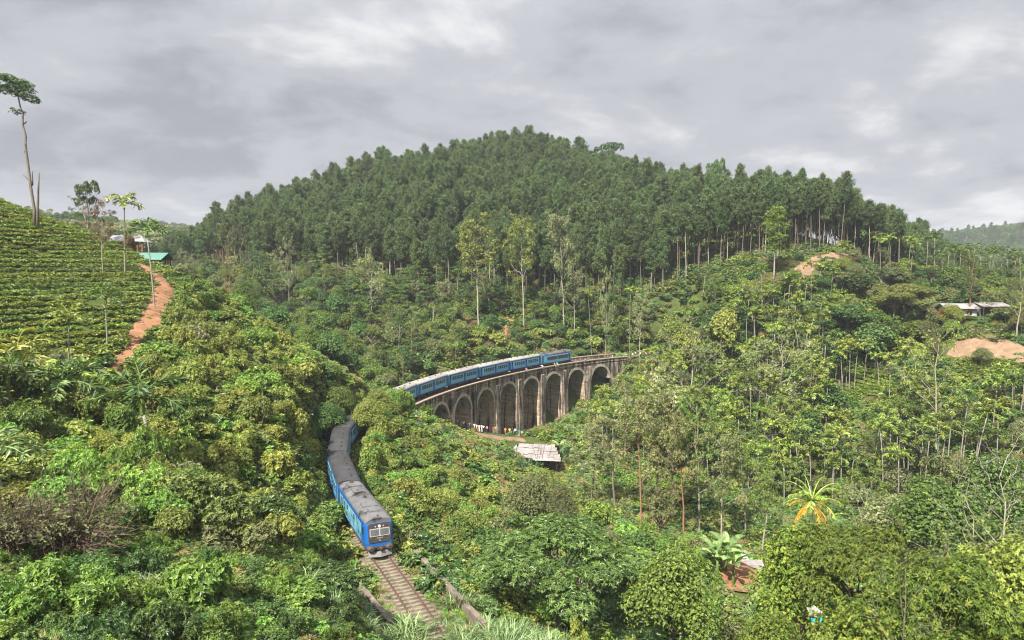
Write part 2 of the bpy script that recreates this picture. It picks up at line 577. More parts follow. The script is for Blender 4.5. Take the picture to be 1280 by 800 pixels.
M_sand = M_surface('pale_sandy_earth', [(0.25, (0.13, 0.082, 0.048)), (0.6, (0.23, 0.155, 0.10)), (0.85, (0.32, 0.235, 0.16))], 0.6, 0.95, 8, bump=0.6, stops2=(0.58, 0.75, (0.15, 0.09, 0.05)), scale2=0.7)


# ------------------------------------------------------------------ mesh building
class MB:
    """Collects quads and triangles (numpy) with a material index and a shade per face; build() links them as one mesh object."""

    def __init__(self):
        self.v, self.q, self.t, self.qm, self.tm, self.qs, self.ts, self.n = [], [], [], [], [], [], [], 0
        self.smooth = False

    def add(self, v, q=None, t=None, mi=0, shade=0.5):
        v = np.asarray(v, float).reshape(-1, 3)
        for f, F, Mi, Sh in ((q, self.q, self.qm, self.qs), (t, self.t, self.tm, self.ts)):
            if f is not None and len(f):
                f = np.asarray(f, np.int64)
                F.append(f + self.n)
                Mi.append(np.full(len(f), mi))
                Sh.append(np.broadcast_to(np.asarray(shade, float), (len(f),)) if np.ndim(shade) else np.full(len(f), shade))
        self.v.append(v)
        self.n += len(v)

    def box(self, lo, hi, mi=0, M=None, shade=0.5):
        x0, y0, z0 = lo
        x1, y1, z1 = hi
        v = np.array([(x0, y0, z0), (x1, y0, z0), (x1, y1, z0), (x0, y1, z0), (x0, y0, z1), (x1, y0, z1), (x1, y1, z1), (x0, y1, z1)], float)
        if M is not None:
            v = v @ np.array(M.to_3x3()).T + np.array(M.translation)
        self.add(v, [(0, 3, 2, 1), (4, 5, 6, 7), (0, 1, 5, 4), (1, 2, 6, 5), (2, 3, 7, 6), (3, 0, 4, 7)], mi=mi, shade=shade)

    def tube(self, pts, rad, seg=6, mi=0, cap=True, shade=0.5):
        pts = np.asarray(pts, float)
        rad = np.broadcast_to(np.asarray(rad, float), (len(pts),))
        d = np.gradient(pts, axis=0)
        d /= np.linalg.norm(d, axis=1)[:, None] + 1e-9
        up = np.array([0, 0, 1.0]) if abs(d[0, 2]) < 0.9 else np.array([1.0, 0, 0])
        a = np.cross(d, up)
        a /= np.linalg.norm(a, axis=1)[:, None] + 1e-9
        b = np.cross(d, a)
        th = np.arange(seg) / seg * 2 * np.pi
        ring = pts[:, None] + rad[:, None, None] * (np.cos(th)[None, :, None] * a[:, None] + np.sin(th)[None, :, None] * b[:, None])
        n = len(pts)
        i, j = np.meshgrid(np.arange(n - 1), np.arange(seg), indexing='ij')
        i, j = i.ravel(), j.ravel()
        k = (j + 1) % seg
        q = np.stack([i * seg + j, i * seg + k, (i + 1) * seg + k, (i + 1) * seg + j], 1)
        t = None
        v = ring.reshape(-1, 3)
        if cap:
            v = np.vstack([v, pts[0], pts[-1]])
            t = [(n * seg, (jj + 1) % seg, jj) for jj in range(seg)] + [(n * seg + 1, (n - 1) * seg + jj, (n - 1) * seg + (jj + 1) % seg) for jj in range(seg)]
        self.add(v, q, t, mi=mi, shade=shade)

    def leaves(self, c, axis, nor, ln, wd, mi=0, shade=None, fold=0.12):
        """Diamond leaves: centre of the stalk end, long axis, face normal."""
        c, axis, nor = (np.asarray(a, float).reshape(-1, 3) for a in (c, axis, nor))
        n = len(c)
        axis = axis / (np.linalg.norm(axis, axis=1)[:, None] + 1e-9)
        side = np.cross(axis, nor)
        side /= np.linalg.norm(side, axis=1)[:, None] + 1e-9
        nr = np.cross(side, axis)
        ln, wd = np.broadcast_to(ln, (n,))[:, None], np.broadcast_to(wd, (n,))[:, None]
        mid = c + axis * ln * 0.45
        v = np.stack([c, mid + side * wd * 0.5 + nr * wd * fold, c + axis * ln - nr * ln * 0.10, mid - side * wd * 0.5 + nr * wd * fold], 1)
        q = np.arange(4 * n).reshape(n, 4)
        self.add(v.reshape(-1, 3), q, mi=mi, shade=rng.random(n) if shade is None else shade)

    def mesh(self, name, mats):
        me = bpy.data.meshes.new(name)
        v = np.vstack(self.v) if self.v else np.zeros((0, 3))
        q = np.vstack(self.q) if self.q else np.zeros((0, 4), int)
        t = np.vstack(self.t) if self.t else np.zeros((0, 3), int)
        me.vertices.add(len(v))
        me.vertices.foreach_set('co', v.astype(np.float32).ravel())
        loops = np.r_[q.ravel(), t.ravel()].astype(np.int32)
        me.loops.add(len(loops))
        me.loops.foreach_set('vertex_index', loops)
        nf = len(q) + len(t)
        me.polygons.add(nf)
        st = np.r_[np.arange(len(q)) * 4, len(q) * 4 + np.arange(len(t)) * 3].astype(np.int32)
        me.polygons.foreach_set('loop_start', st)
        mi = np.concatenate(self.qm + self.tm) if nf else np.zeros(0)
        me.polygons.foreach_set('material_index', mi.astype(np.int32))
        if self.smooth:
            me.polygons.foreach_set('use_smooth', np.ones(nf, bool))
        else:
            me.polygons.foreach_set('use_smooth', np.zeros(nf, bool))
        a = me.attributes.new('shade', 'FLOAT', 'FACE')
        a.data.foreach_set('value', np.concatenate(self.qs + self.ts).astype(np.float32) if nf else np.zeros(0, np.float32))
        for m in (mats if isinstance(mats, (list, tuple)) else [mats]):
            me.materials.append(m)
        me.update(calc_edges=True)
        me.validate()
        return me

    def build(self, name, mats, parent=None, loc=(0, 0, 0)):
        o = bpy.data.objects.new(name, self.mesh(name, mats))
        C.objects.link(o)
        o.location = loc
        o.parent = parent
        return o


def tag(o, label=None, cat=None, group=None, kind=None):
    if label:
        o['label'] = label
    if cat:
        o['category'] = cat
    if group:
        o['group'] = group
    if kind:
        o['kind'] = kind
    return o


def empty(name, loc=(0, 0, 0), rz=0.0):
    o = bpy.data.objects.new(name, None)
    C.objects.link(o)
    o.location = loc
    o.rotation_euler = (0, 0, rz)
    o.empty_display_size = 0.2
    return o


def child(name, me, parent):
    o = bpy.data.objects.new(name, me)
    C.objects.link(o)
    o.parent = parent
    return o


def override(o, mat, slot=0):
    o.material_slots[slot].link = 'OBJECT'
    o.material_slots[slot].material = mat


def unit(v):
    v = np.asarray(v, float)
    return v / (np.linalg.norm(v, axis=-1, keepdims=True) + 1e-9)


def rdir(n):
    return unit(rng.normal(size=(n, 3)))


# ------------------------------------------------------------------ plants: builders of meshes, each used many times
def crown_leaves(mb, lobes, n_sprigs, per, ln, wd, up=0.45, under=0.25, depth=0.35, spread=0.9, droop=0.25, mi=0, jitter=0.10):
    """Sprigs of PER leaves over and a little inside a set of lobes (centre, radii)."""
    lobes = [(np.asarray(c, float), np.broadcast_to(np.asarray(r, float), (3,))) for c, r in lobes]
    w = np.array([np.prod(r) ** (2 / 3) for _, r in lobes])
    pick = rng.choice(len(lobes), n_sprigs * 2, p=w / w.sum())
    d = rdir(n_sprigs * 2)
    keep = (d[:, 2] > -0.15) | (rng.random(len(d)) < under)
    pick, d = pick[keep][:n_sprigs], d[keep][:n_sprigs]
    cc = np.array([c for c, _ in lobes])[pick]
    rr = np.array([r for _, r in lobes])[pick]
    k = 1 - depth * rng.random(len(d)) ** 1.8
    k = k * (1 + jitter * rng.normal(size=len(d)))
    p = cc + d * rr * k[:, None]
    nrm = unit(d / rr * rr.mean() * 0.75 + np.array([0, 0, up]) + rng.normal(size=d.shape) * 0.28)
    n = len(p)
    a = unit(np.cross(nrm, rdir(n)))
    b = np.cross(nrm, a)
    sh0 = rng.random(n)
    for i in range(per):
        th = 2 * np.pi * (i + rng.random(n) * 0.6) / per
        ax = (np.cos(th)[:, None] * a + np.sin(th)[:, None] * b) * spread + nrm * (0.35 + 0.3 * rng.random(n))[:, None] - np.array([0, 0, droop])
        fn = unit(nrm + rng.normal(size=nrm.shape) * 0.35)
        s = ln * (0.7 + 0.6 * rng.random(n))
        mb.leaves(p, ax, fn, s, s * (wd / ln), mi, np.clip(sh0 * 0.6 + 0.4 * rng.random(n), 0, 1))


def limb(mb, p0, p1, r0, r1, seg=5, n=5, wob=0.12, mi=0, sag=0.0):
    p0, p1 = np.asarray(p0, float), np.asarray(p1, float)
    t = np.linspace(0, 1, n)[:, None]
    L = np.linalg.norm(p1 - p0)
    off = rng.normal(size=(n, 3)) * wob * L * 0.25
    off[0] = off[-1] = 0
    pts = p0 + (p1 - p0) * t + off
    pts[:, 2] += sag * L * np.sin(np.pi * t[:, 0])
    mb.tube(pts, np.linspace(r0, r1, n), seg, mi)
    return pts


def proto_bush(kind):
    """A bush of about 1 m radius; returns (foliage mesh, stems mesh)."""
    f, s = MB(), MB()
    lobes = []
    if kind == 'round':
        for i in range(11):
            a, r = rng.random() * 6.28, 0.62 * math.sqrt(rng.random())
            z = 0.50 * (1 - r * r) + 0.28 * rng.random()
            lobes.append(((r * math.cos(a), r * math.sin(a), z + 0.12), 0.26 + 0.18 * rng.random()))
        crown_leaves(f, lobes, 1900, 5, 0.080, 0.045, depth=0.35, jitter=0.16)
    elif kind == 'broad':
        for i in range(9):
            a, r = rng.random() * 6.28, 0.66 * math.sqrt(rng.random())
            lobes.append(((r * math.cos(a), r * math.sin(a), 0.40 + 0.3 * rng.random()), (0.36, 0.36, 0.24)))
        crown_leaves(f, lobes, 900, 5, 0.120, 0.072, depth=0.4, up=0.7, droop=0.35, jitter=0.16)
    elif kind == 'loose':
        for i in range(16):
            a, r = rng.random() * 6.28, 0.85 * math.sqrt(rng.random())
            z = 0.35 + 0.75 * rng.random() * (1 - 0.45 * r)
            c = (r * math.cos(a), r * math.sin(a), z)
            lobes.append((c, (0.20, 0.20, 0.26)))
            limb(s, (0.2 * math.cos(a), 0.2 * math.sin(a), -0.1), c, 0.020, 0.006)
        crown_leaves(f, lobes, 1300, 5, 0.095, 0.036, depth=0.6, droop=0.35, jitter=0.2)
    elif kind == 'fine':
        for i in range(14):
            a, r = rng.random() * 6.28, 0.7 * math.sqrt(rng.random())
            z = 0.25 + 0.65 * (1 - r * r) * rng.random() ** 0.5
            lobes.append(((r * math.cos(a), r * math.sin(a), z), 0.20 + 0.16 * rng.random()))
        crown_leaves(f, lobes, 1900, 5, 0.070, 0.034, depth=0.35)
    elif kind == 'mound':
        for i in range(13):
            a, r = rng.random() * 6.28, 0.85 * math.sqrt(rng.random())
            lobes.append(((r * math.cos(a), r * math.sin(a), 0.12 + 0.30 * (1 - r * r) + 0.1 * rng.random()), (0.34, 0.34, 0.22)))
        crown_leaves(f, lobes, 1600, 5, 0.085, 0.055, depth=0.3, up=0.9, jitter=0.16)
    for i in range(7):
        a = rng.random() * 6.28
        limb(s, (0.10 * math.cos(a), 0.10 * math.sin(a), -0.25), (0.5 * math.cos(a), 0.5 * math.sin(a), 0.55), 0.030, 0.010)
    return f.mesh('foliage', LEAF['mid']), s.mesh('stem', BARK['grey'])


def proto_broadleaf(h, r, seed, style='round', sprigs=1500, ln=0.26, wd=0.15, per=6):
    """Tree with forking limbs and a lobed crown."""
    tr, cr = MB(), MB()
    tr.smooth = True
    zt = h * (0.42 if style != 'umbrella' else 0.5)
    base = limb(tr, (0, 0, -1.2), (rng.normal() * 0.2, rng.normal() * 0.2, zt), 0.03 * h, 0.02 * h, 8, 6, 0.05)
    top = base[-1]
    lobes = []
    n = 13 if style == 'round' else 18
    for i in range(n):
        a = i * 2.399 + rng.random() * 0.7
        q = math.sqrt((i + 0.5) / n)
        if style == 'umbrella':
            c = np.array([q * r * 0.86 * math.cos(a), q * r * 0.86 * math.sin(a), h * (0.80 - 0.22 * q * q + 0.07 * rng.normal())])
            rad = (r * 0.27, r * 0.27, h * 0.095)
        elif style == 'open':
            c = np.array([q * r * 0.9 * math.cos(a), q * r * 0.9 * math.sin(a), h * (0.62 + 0.30 * rng.random())])
            rad = (r * 0.25, r * 0.25, r * 0.16)
        else:
            c = np.array([q * r * 0.66 * math.cos(a), q * r * 0.66 * math.sin(a), h * (0.83 - 0.33 * q * q) - 0.02 * h + 0.05 * h * rng.normal()])
            rad = np.array([0.40, 0.40, 0.32]) * r * (0.8 + 0.4 * rng.random())
        lobes.append((c, rad))
        limb(tr, top - (0, 0, rng.random() * zt * 0.3), c - (0, 0, 0.1 * h), 0.011 * h, 0.004 * h, 5, 5, 0.14)
    if style == 'round':
        lobes.append(((0, 0, h * 0.68), (r * 0.6, r * 0.6, h * 0.2)))
    crown_leaves(cr, lobes, sprigs, per, ln, wd, under=0.35 if style == 'round' else 0.2, up=0.6, droop=0.45 if style == 'umbrella' else 0.25)
    return tr.mesh('trunk', BARK['grey']), cr.mesh('crown', LEAF['dark'])


def proto_pine(h, seed, low=0.36):
    tr, cr = MB(), MB()
    tr.smooth = True
    ln = rng.normal(size=2) * 0.35
    t = np.linspace(0, 1, 8)
    pts = np.stack([ln[0] * t ** 1.5 + 0.10 * rng.normal(size=8) * t, ln[1] * t ** 1.5 + 0.10 * rng.normal(size=8) * t, -1.0 + (h + 0.6) * t], 1)
    tr.tube(pts, 0.20 * (1 - 0.8 * t), 7)
    z0 = h * (low + 0.08 * rng.random())
    nb = 56
    c, ax, nr, sc = [], [], [], []
    for i in range(nb):
        f = (i + rng.random()) / nb
        z = z0 + (h - z0) * f
        prof = (0.45 + 0.75 * math.sin(math.pi * (0.12 + 0.80 * f))) * (1.0 if f < 0.75 else (1 - f) / 0.25 * 0.65 + 0.35)
        L = 2.1 * prof * (0.65 + 0.6 * rng.random())
        a = i * 2.399 + rng.normal() * 0.4
        p0 = np.array([np.interp(z, pts[:, 2], pts[:, 0]), np.interp(z, pts[:, 2], pts[:, 1]), z])
        p1 = p0 + np.array([math.cos(a) * L, math.sin(a) * L, L * (0.18 + 0.40 * f + 0.15 * rng.normal())])
        limb(tr, p0, p1, 0.05, 0.015, 4, 4, 0.1)
        for k in range(8):
            q = 0.34 + 0.74 * (k + rng.random()) / 8
            pc = p0 + (p1 - p0) * q + rng.normal(size=3) * 0.30
            m = 17
            d = rdir(m)
            d[:, 2] = np.abs(d[:, 2]) * 0.8 + 0.05
            c.append(np.repeat(pc[None], m, 0) + rng.normal(size=(m, 3)) * 0.22)
            ax.append(d)
            nr.append(unit(rdir(m) + np.array([0, 0, 0.9])))
            sc.append(np.full(m, 0.42 + 0.18 * rng.random()))
    sc = np.concatenate(sc)
    cr.leaves(np.vstack(c), np.vstack(ax), np.vstack(nr), sc, sc * 0.30)
    for i in range(9):                                            # dead stubs below the crown
        z = h * (0.16 + 0.30 * rng.random())
        a = rng.random() * 6.28
        limb(tr, (0, 0, z), (math.cos(a) * 0.9, math.sin(a) * 0.9, z + 0.1), 0.03, 0.01, 4, 3, 0.1)
    return tr.mesh('trunk', BARK['brown']), cr.mesh('crown', LEAF['pine'])


def proto_slender(h, seed, spread=0.20, leafy=1.0, ln=0.26, clear=0.35, bend=0.3):
    """A tall thin tree: pale stem, ascending limbs, airy leaf clumps at their ends. LEAFY 0 gives a bare one."""
    tr, cr = MB(), MB()
    tr.smooth = True
    t = np.linspace(0, 1, 9)
    bx, by = rng.normal(size=2) * bend
    pts = np.stack([bx * t ** 2 + 0.20 * rng.normal(size=9) * t, by * t ** 2 + 0.20 * rng.normal(size=9) * t, -1 + (h * 0.97 + 1) * t], 1)
    r0 = 0.0125 * h
    tr.tube(pts, r0 * (1 - 0.88 * t), 7)
    lobes = []
    nb = 15
    for i in range(nb):
        f = clear + (0.96 - clear) * (i + rng.random()) / nb
        z = h * f
        p0 = np.array([np.interp(z, pts[:, 2], pts[:, 0]), np.interp(z, pts[:, 2], pts[:, 1]), z])
        a = i * 2.399 + rng.normal() * 0.5
        L = h * spread * (1.25 - 0.75 * f) * (0.6 + 0.7 * rng.random())
        p1 = p0 + np.array([math.cos(a) * L, math.sin(a) * L, L * (0.55 + 0.5 * rng.random())])
        q = limb(tr, p0, p1, r0 * 0.36 * (1.2 - f), r0 * 0.10, 5, 5, 0.16, sag=-0.06)
        for k in range(3):
            pb = q[2 + k % 3]
            p2 = pb + unit(p1 - p0 + rng.normal(size=3) * L * 0.6) * L * (0.35 + 0.35 * rng.random())
            limb(tr, pb, p2, r0 * 0.13, r0 * 0.05, 4, 4, 0.2)
            lobes.append((p2, h * np.array([0.050, 0.050, 0.030]) * (0.7 + 0.7 * rng.random())))
            if leafy < 0.3:
                for _ in range(3):
                    limb(tr, p2 - (p2 - pb) * rng.random() * 0.6, p2 + rng.normal(size=3) * L * 0.22 + (0, 0, L * 0.1), r0 * 0.055, r0 * 0.025, 3, 3, 0.2)
        lobes.append((p1, h * np.array([0.036, 0.036, 0.024])))
    lobes.append((pts[-1], h * np.array([0.045, 0.045, 0.035])))
    if leafy > 0:
        crown_leaves(cr, lobes, int(1500 * leafy), 5, ln, ln * 0.42, depth=0.9, under=0.6, droop=0.4)
    return tr.mesh('trunk', BARK['pale']), (cr.mesh('crown', LEAF['mid']) if leafy > 0 else None)


def frond(mb, p0, az, el, L, n=16, leaf=0.6, wd=0.09, curl=1.2, mi=0, stalk=None, vee=0.5, lift=0.0):
    """Arching pinnate frond: a rachis and two rows of leaflets."""
    s = np.linspace(0, 1, n + 2)
    ang = el - curl * s ** 1.3
    dl = L / (n + 1)
    hx = np.cumsum(np.cos(ang) * dl) - np.cos(ang[0]) * dl
    hz = np.cumsum(np.sin(ang) * dl) - np.sin(ang[0]) * dl
    d = np.array([math.cos(az), math.sin(az), 0])
    sd = np.array([-math.sin(az), math.cos(az), 0])
    pts = p0 + hx[:, None] * d + hz[:, None] * np.array([0, 0, 1.0])
    (stalk or mb).tube(pts, np.linspace(0.022, 0.006, len(pts)) * L * 0.8, 4, mi if stalk is None else 0, shade=0.9)
    tn = unit(np.gradient(pts, axis=0))
    k = np.arange(2, len(pts))
    prof = np.sin(np.pi * (0.12 + 0.86 * (k - 2) / (len(k)))) ** 0.6
    base_n = np.cross(tn[k], sd)
    for sg in (-1, 1):
        ax = tn[k] * 0.75 + sg * sd * 0.8 + base_n * (-0.1) + np.array([0, 0, -0.25 * vee]) + lift * rng.random(len(k))[:, None] * base_n * np.sign(base_n[:, 2:3]) + rng.normal(size=(len(k), 3)) * (0.10 + 0.22 * (lift > 0))
        nn = unit(np.array([0, 0, 1.0]) + sg * sd * -0.5 * vee + rng.normal(size=(len(k), 3)) * 0.15)
        mb.leaves(pts[k], ax, nn, leaf * prof * (0.9 + 0.2 * rng.random(len(k))), wd, mi)


def proto_areca(h, seed, L=2.15, nf=9):
    tr, cr = MB(), MB()
    tr.smooth = True
    t = np.linspace(0, 1, 8)
    b = rng.normal(size=2) * 0.35
    pts = np.stack([b[0] * t ** 2, b[1] * t ** 2, -1 + (h + 1) * t], 1)
    tr.tube(pts, 0.095 - 0.03 * t, 7)
    sh = MB()
    top = pts[-1]
    sh.tube([top - (0, 0, 0.05), top + (0, 0, 0.45), top + (0, 0, 0.95)], [0.10, 0.13, 0.05], 7)
    for i in range(nf):
        el = 1.40 - 1.25 * (i / nf) + 0.1 * rng.normal()
        frond(cr, top + (0, 0, 0.75 - 0.03 * i), i * 2.399 + rng.normal() * 0.2, el, L * (0.85 + 0.3 * rng.random()), 16, 0.70, 0.17, 1.70 - 0.5 * i / nf, lift=0.45, vee=0.9)
    return tr.mesh('trunk', BARK['ring']), sh.mesh('crownshaft', BARK['shaft']), cr.mesh('crown', LEAF['palm'])


def proto_grass(nb=160, hgt=1.0, spread=0.7, wd=0.05, bend=0.9):
    f = MB()
    for i in range(nb):
        a, r = rng.random() * 6.28, spread * math.sqrt(rng.random())
        p = np.array([r * math.cos(a), r * math.sin(a), -0.05])
        az = a + rng.normal() * 0.8
        L = hgt * (0.6 + 0.6 * rng.random())
        el = 1.35 + 0.15 * rng.normal()
        n = 5
        s = np.linspace(0, 1, n)
        ang = el - bend * (0.7 + 0.6 * rng.random()) * s ** 1.5 * 1.4
        x = np.r_[0, np.cumsum(np.cos(ang[1:]) * L / (n - 1))]
        z = np.r_[0, np.cumsum(np.sin(ang[1:]) * L / (n - 1))]
        d, sd = np.array([math.cos(az), math.sin(az), 0]), np.array([-math.sin(az), math.cos(az), 0])
        c = p + x[:, None] * d + z[:, None] * np.array([0, 0, 1])
        w = wd * np.array([0.7, 1, 0.9, 0.55, 0.05])[:, None] * 0.5
        v = np.stack([c - sd * w, c + sd * w], 1).reshape(-1, 3)
        q = [(2 * k, 2 * k + 1, 2 * k + 3, 2 * k + 2) for k in range(n - 1)]
        f.add(v, q, shade=rng.random())
    return f


def proto_banana(h, seed):
    tr, cr = MB(), MB()
    tr.smooth = True
    tr.tube([(0, 0, -0.6), (0.03, 0, h * 0.25), (0.05, 0.02, h * 0.5)], [0.17, 0.14, 0.09], 8)
    for i in range(8):
        az, el = i * 2.399 + rng.normal() * 0.3, 1.35 - 0.95 * i / 8 + 0.1 * rng.normal()
        L, n = h * 0.56 * (0.85 + 0.3 * rng.random()), 9
        s = np.linspace(0, 1, n)
        ang = el - 1.0 * s ** 1.6
        x, z = np.cumsum(np.cos(ang)) * L / n, np.cumsum(np.sin(ang)) * L / n
        d, sd = np.array([math.cos(az), math.sin(az), 0]), np.array([-math.sin(az), math.cos(az), 0])
        c = np.array([0.05, 0.02, h * 0.46]) + x[:, None] * d + z[:, None] * np.array([0, 0, 1])
        w = L * 0.155 * np.sin(np.pi * np.clip(0.02 + s * 0.97, 0, 1)) ** 0.5 * np.where(s < 0.15, 0.25, 1)
        up = np.array([0, 0, 0.42])
        v = np.stack([c - sd * w[:, None] + up * w[:, None], c, c + sd * w[:, None] + up * w[:, None]], 1).reshape(-1, 3)
        sh = rng.random()
        q = []
        for k in range(n - 1):
            q += [(3 * k, 3 * k + 1, 3 * k + 4, 3 * k + 3), (3 * k + 1, 3 * k + 2, 3 * k + 5, 3 * k + 4)]
        cr.add(v, q, shade=np.clip(sh + rng.normal(size=len(q)) * 0.12, 0, 1))
    return tr.mesh('stem', BARK['shaft']), cr.mesh('crown', LEAF['banana'])


def proto_twiggy(r=1.0, n=80, leaves=420):
    s, f = MB(), MB()
    for i in range(n):
        a, e = rng.random() * 6.28, 0.15 + 1.2 * rng.random()
        L = r * (0.7 + 0.6 * rng.random())
        p0 = np.array([rng.normal() * 0.06, rng.normal() * 0.06, -0.1])
        p1 = p0 + L * np.array([math.cos(a) * math.cos(e), math.sin(a) * math.cos(e), 0.75 * math.sin(e)])
        q = limb(s, p0, p1, 0.013, 0.005, 4, 5, 0.25)
        for k in range(6):
            b = q[1 + rng.integers(0, 4)]
            limb(s, b, b + (unit(p1 - p0) + rng.normal(size=3) * 0.5) * L * 0.35, 0.007, 0.003, 3, 3, 0.2)
    crown_leaves(f, [((0, 0, 0.35), (r, r, 0.5))], leaves, 3, 0.07, 0.035, depth=0.9)
    return s.mesh('twigs', BARK['twig']), f.mesh('foliage', LEAF['olive'])


def proto_coconut(h=9.0):
    tr, cr, ye = MB(), MB(), MB()
    tr.smooth = True
    t = np.linspace(0, 1, 9)
    pts = np.stack([-0.7 * t ** 2, 0.3 * t, -1 + (h + 1) * t], 1)
    tr.tube(pts, 0.19 - 0.07 * t, 8)
    top = pts[-1]
    for i in range(17):
        el = 1.35 - 1.25 * (i / 17) + 0.08 * rng.normal()
        frond(cr, top, i * 2.399, el, 4.2 * (0.85 + 0.25 * rng.random()), 26, 0.85, 0.085, 1.15, vee=1.3)
    for i in range(10):
        el = 0.25 - 0.75 * (i / 10) + 0.08 * rng.normal()
        frond(ye, top - (0, 0, 0.1), i * 2.399 * 0.62 + 3.4, el, 3.6 * (0.85 + 0.25 * rng.random()), 24, 0.85, 0.10, 0.9, vee=1.8)
    return tr.mesh('trunk', BARK['ring']), cr.mesh('crown', LEAF['palm']), ye.mesh('dying_fronds', LEAF['yellow'])


PB = {k: [proto_bush(k) for _ in range(3)] for k in ('round', 'broad', 'loose', 'fine', 'mound')}
PT = {'round': [proto_broadleaf(9, 4.0, i, 'round', 2300, 0.27, 0.16) for i in range(4)],
      'fineround': [proto_broadleaf(9, 4.0, i, 'round', 6500, 0.145, 0.085) for i in range(3)],
      'umbrella': [proto_broadleaf(9, 5.6, i, 'umbrella', 4600, 0.24, 0.085, 6) for i in range(2)],
      'open': [proto_broadleaf(10, 3.8, i, 'open', 1500, 0.27, 0.13) for i in range(3)]}
PP = [proto_pine(22, i, 0.44 if i < 3 else 0.60) for i in range(6)]
PSL = [proto_slender(16, i, 0.24, bend=0.9) for i in range(6)]
PTIER = [proto_slender(16, i, 0.20, 1.3, clear=0.45, bend=0.6) for i in range(4)]
PBARE = [proto_slender(13, i, 0.30, 0.12, clear=0.22) for i in range(3)]
PPALE = [proto_slender(13, i, 0.30, 0.55, ln=0.2, clear=0.25) for i in range(3)]
PAR = [proto_areca(8.0 + 1.2 * i, i) for i in range(5)]
PBAN = [proto_banana(4.2, i) for i in range(3)]
PTW = [proto_twiggy() for _ in range(2)]
PCO = proto_coconut()
PGR = {'reed': proto_grass(150, 2.0, 0.9, 0.085, 1.1), 'grass': proto_grass(170, 0.75, 0.75, 0.035, 0.9), 'straw': proto_grass(150, 0.8, 0.7, 0.03, 0.8)}


def leaf_patch(n, ln, wd, h=0.35, rad=1.0, per=5, under=0.1):
    mb = MB()
    lobes = [((rad * 0.75 * math.sqrt(rng.random()) * math.cos(a), rad * 0.75 * math.sqrt(rng.random()) * math.sin(a), h * 0.3 * rng.random()), (rad * 0.42, rad * 0.42, h * (0.6 + 0.6 * rng.random()))) for a in rng.random(9) * 6.28]
    crown_leaves(mb, lobes, n, per, ln, wd, up=0.8, depth=0.4, under=under)
    return mb


# ------------------------------------------------------------------ the setting: land, paths, ballast
M_land = M_surface('overgrown_soil', [(0.25, (0.034, 0.050, 0.014)), (0.5, (0.058, 0.078, 0.022)), (0.75, (0.100, 0.108, 0.036))], 0.35, 0.95, 9, bump=0.5, spec=0.1,
                   stops2=(0.66, 0.84, (0.14, 0.10, 0.05)), scale2=0.16)


def build_terrain():
    mb = MB()
    mb.smooth = True
    ny, nx = GZ.shape
    v = np.stack([_gx.ravel(), _gy.ravel(), GZ.ravel()], 1)
    j, i = np.meshgrid(np.arange(ny - 1), np.arange(nx - 1), indexing='ij')
    i, j = i.ravel(), j.ravel()
    mb.add(v, np.stack([j * nx + i, j * nx + i + 1, (j + 1) * nx + i + 1, (j + 1) * nx + i], 1))
    tag(mb.build('terrain', M_land), kind='structure')


build_terrain()
BARE = []                                         # (polyline, half width) of bare earth where no undergrowth grows


def resample(pts, step):
    pts = np.asarray(pts, float)
    s = np.r_[0, np.cumsum(np.linalg.norm(np.diff(pts, axis=0), axis=1))]
    n = max(3, int(s[-1] / step))
    t = np.linspace(0, s[-1], n)
    return np.stack([np.interp(t, s, pts[:, k]) for k in range(pts.shape[1])], 1)


def drape(name, pts, hw, mat, lift=0.10, step=0.8, across=9, bare=True, seed=1):
    """Strip of earth laid over the ground along a line; its ragged edges dip into the soil."""
    pts = resample([(*p, w) for p, w in zip(pts, np.broadcast_to(hw, (len(pts),)))], step)
    d = unit(np.gradient(pts[:, :2], axis=0))
    nrm = np.stack([-d[:, 1], d[:, 0]], 1)
    u = np.linspace(-1, 1, across)
    w = pts[:, 2] * (1 + 0.35 * fbm(pts[:, 0] / 2.5, pts[:, 1] / 2.5, seed) * 2)
    xy = pts[:, None, :2] + nrm[:, None] * (u[None, :] * w[:, None])[..., None]
    z = H(xy[..., 0], xy[..., 1]) + lift - 0.30 * np.abs(u)[None] ** 4 + 0.10 * fbm(xy[..., 0] / 1.3, xy[..., 1] / 1.3, seed + 9)
    n = len(pts)
    i, j = np.meshgrid(np.arange(n - 1), np.arange(across - 1), indexing='ij')
    i, j = i.ravel(), j.ravel()
    mb = MB()
    mb.smooth = True
    mb.add(np.dstack([xy, z[..., None]]).reshape(-1, 3), np.stack([i * across + j, i * across + j + 1, (i + 1) * across + j + 1, (i + 1) * across + j], 1)[:, ::-1])
    o = mb.build(name, mat)
    tag(o, kind='structure')
    if bare:
        BARE.append((pts[:, :2], float(np.mean(pts[:, 2]))))
    return o


def gp(px, py):
    return tuple(hit(px, py)[:2])


def gd(px, py, Y):
    return tuple(at_depth(px, py, Y)[:2])


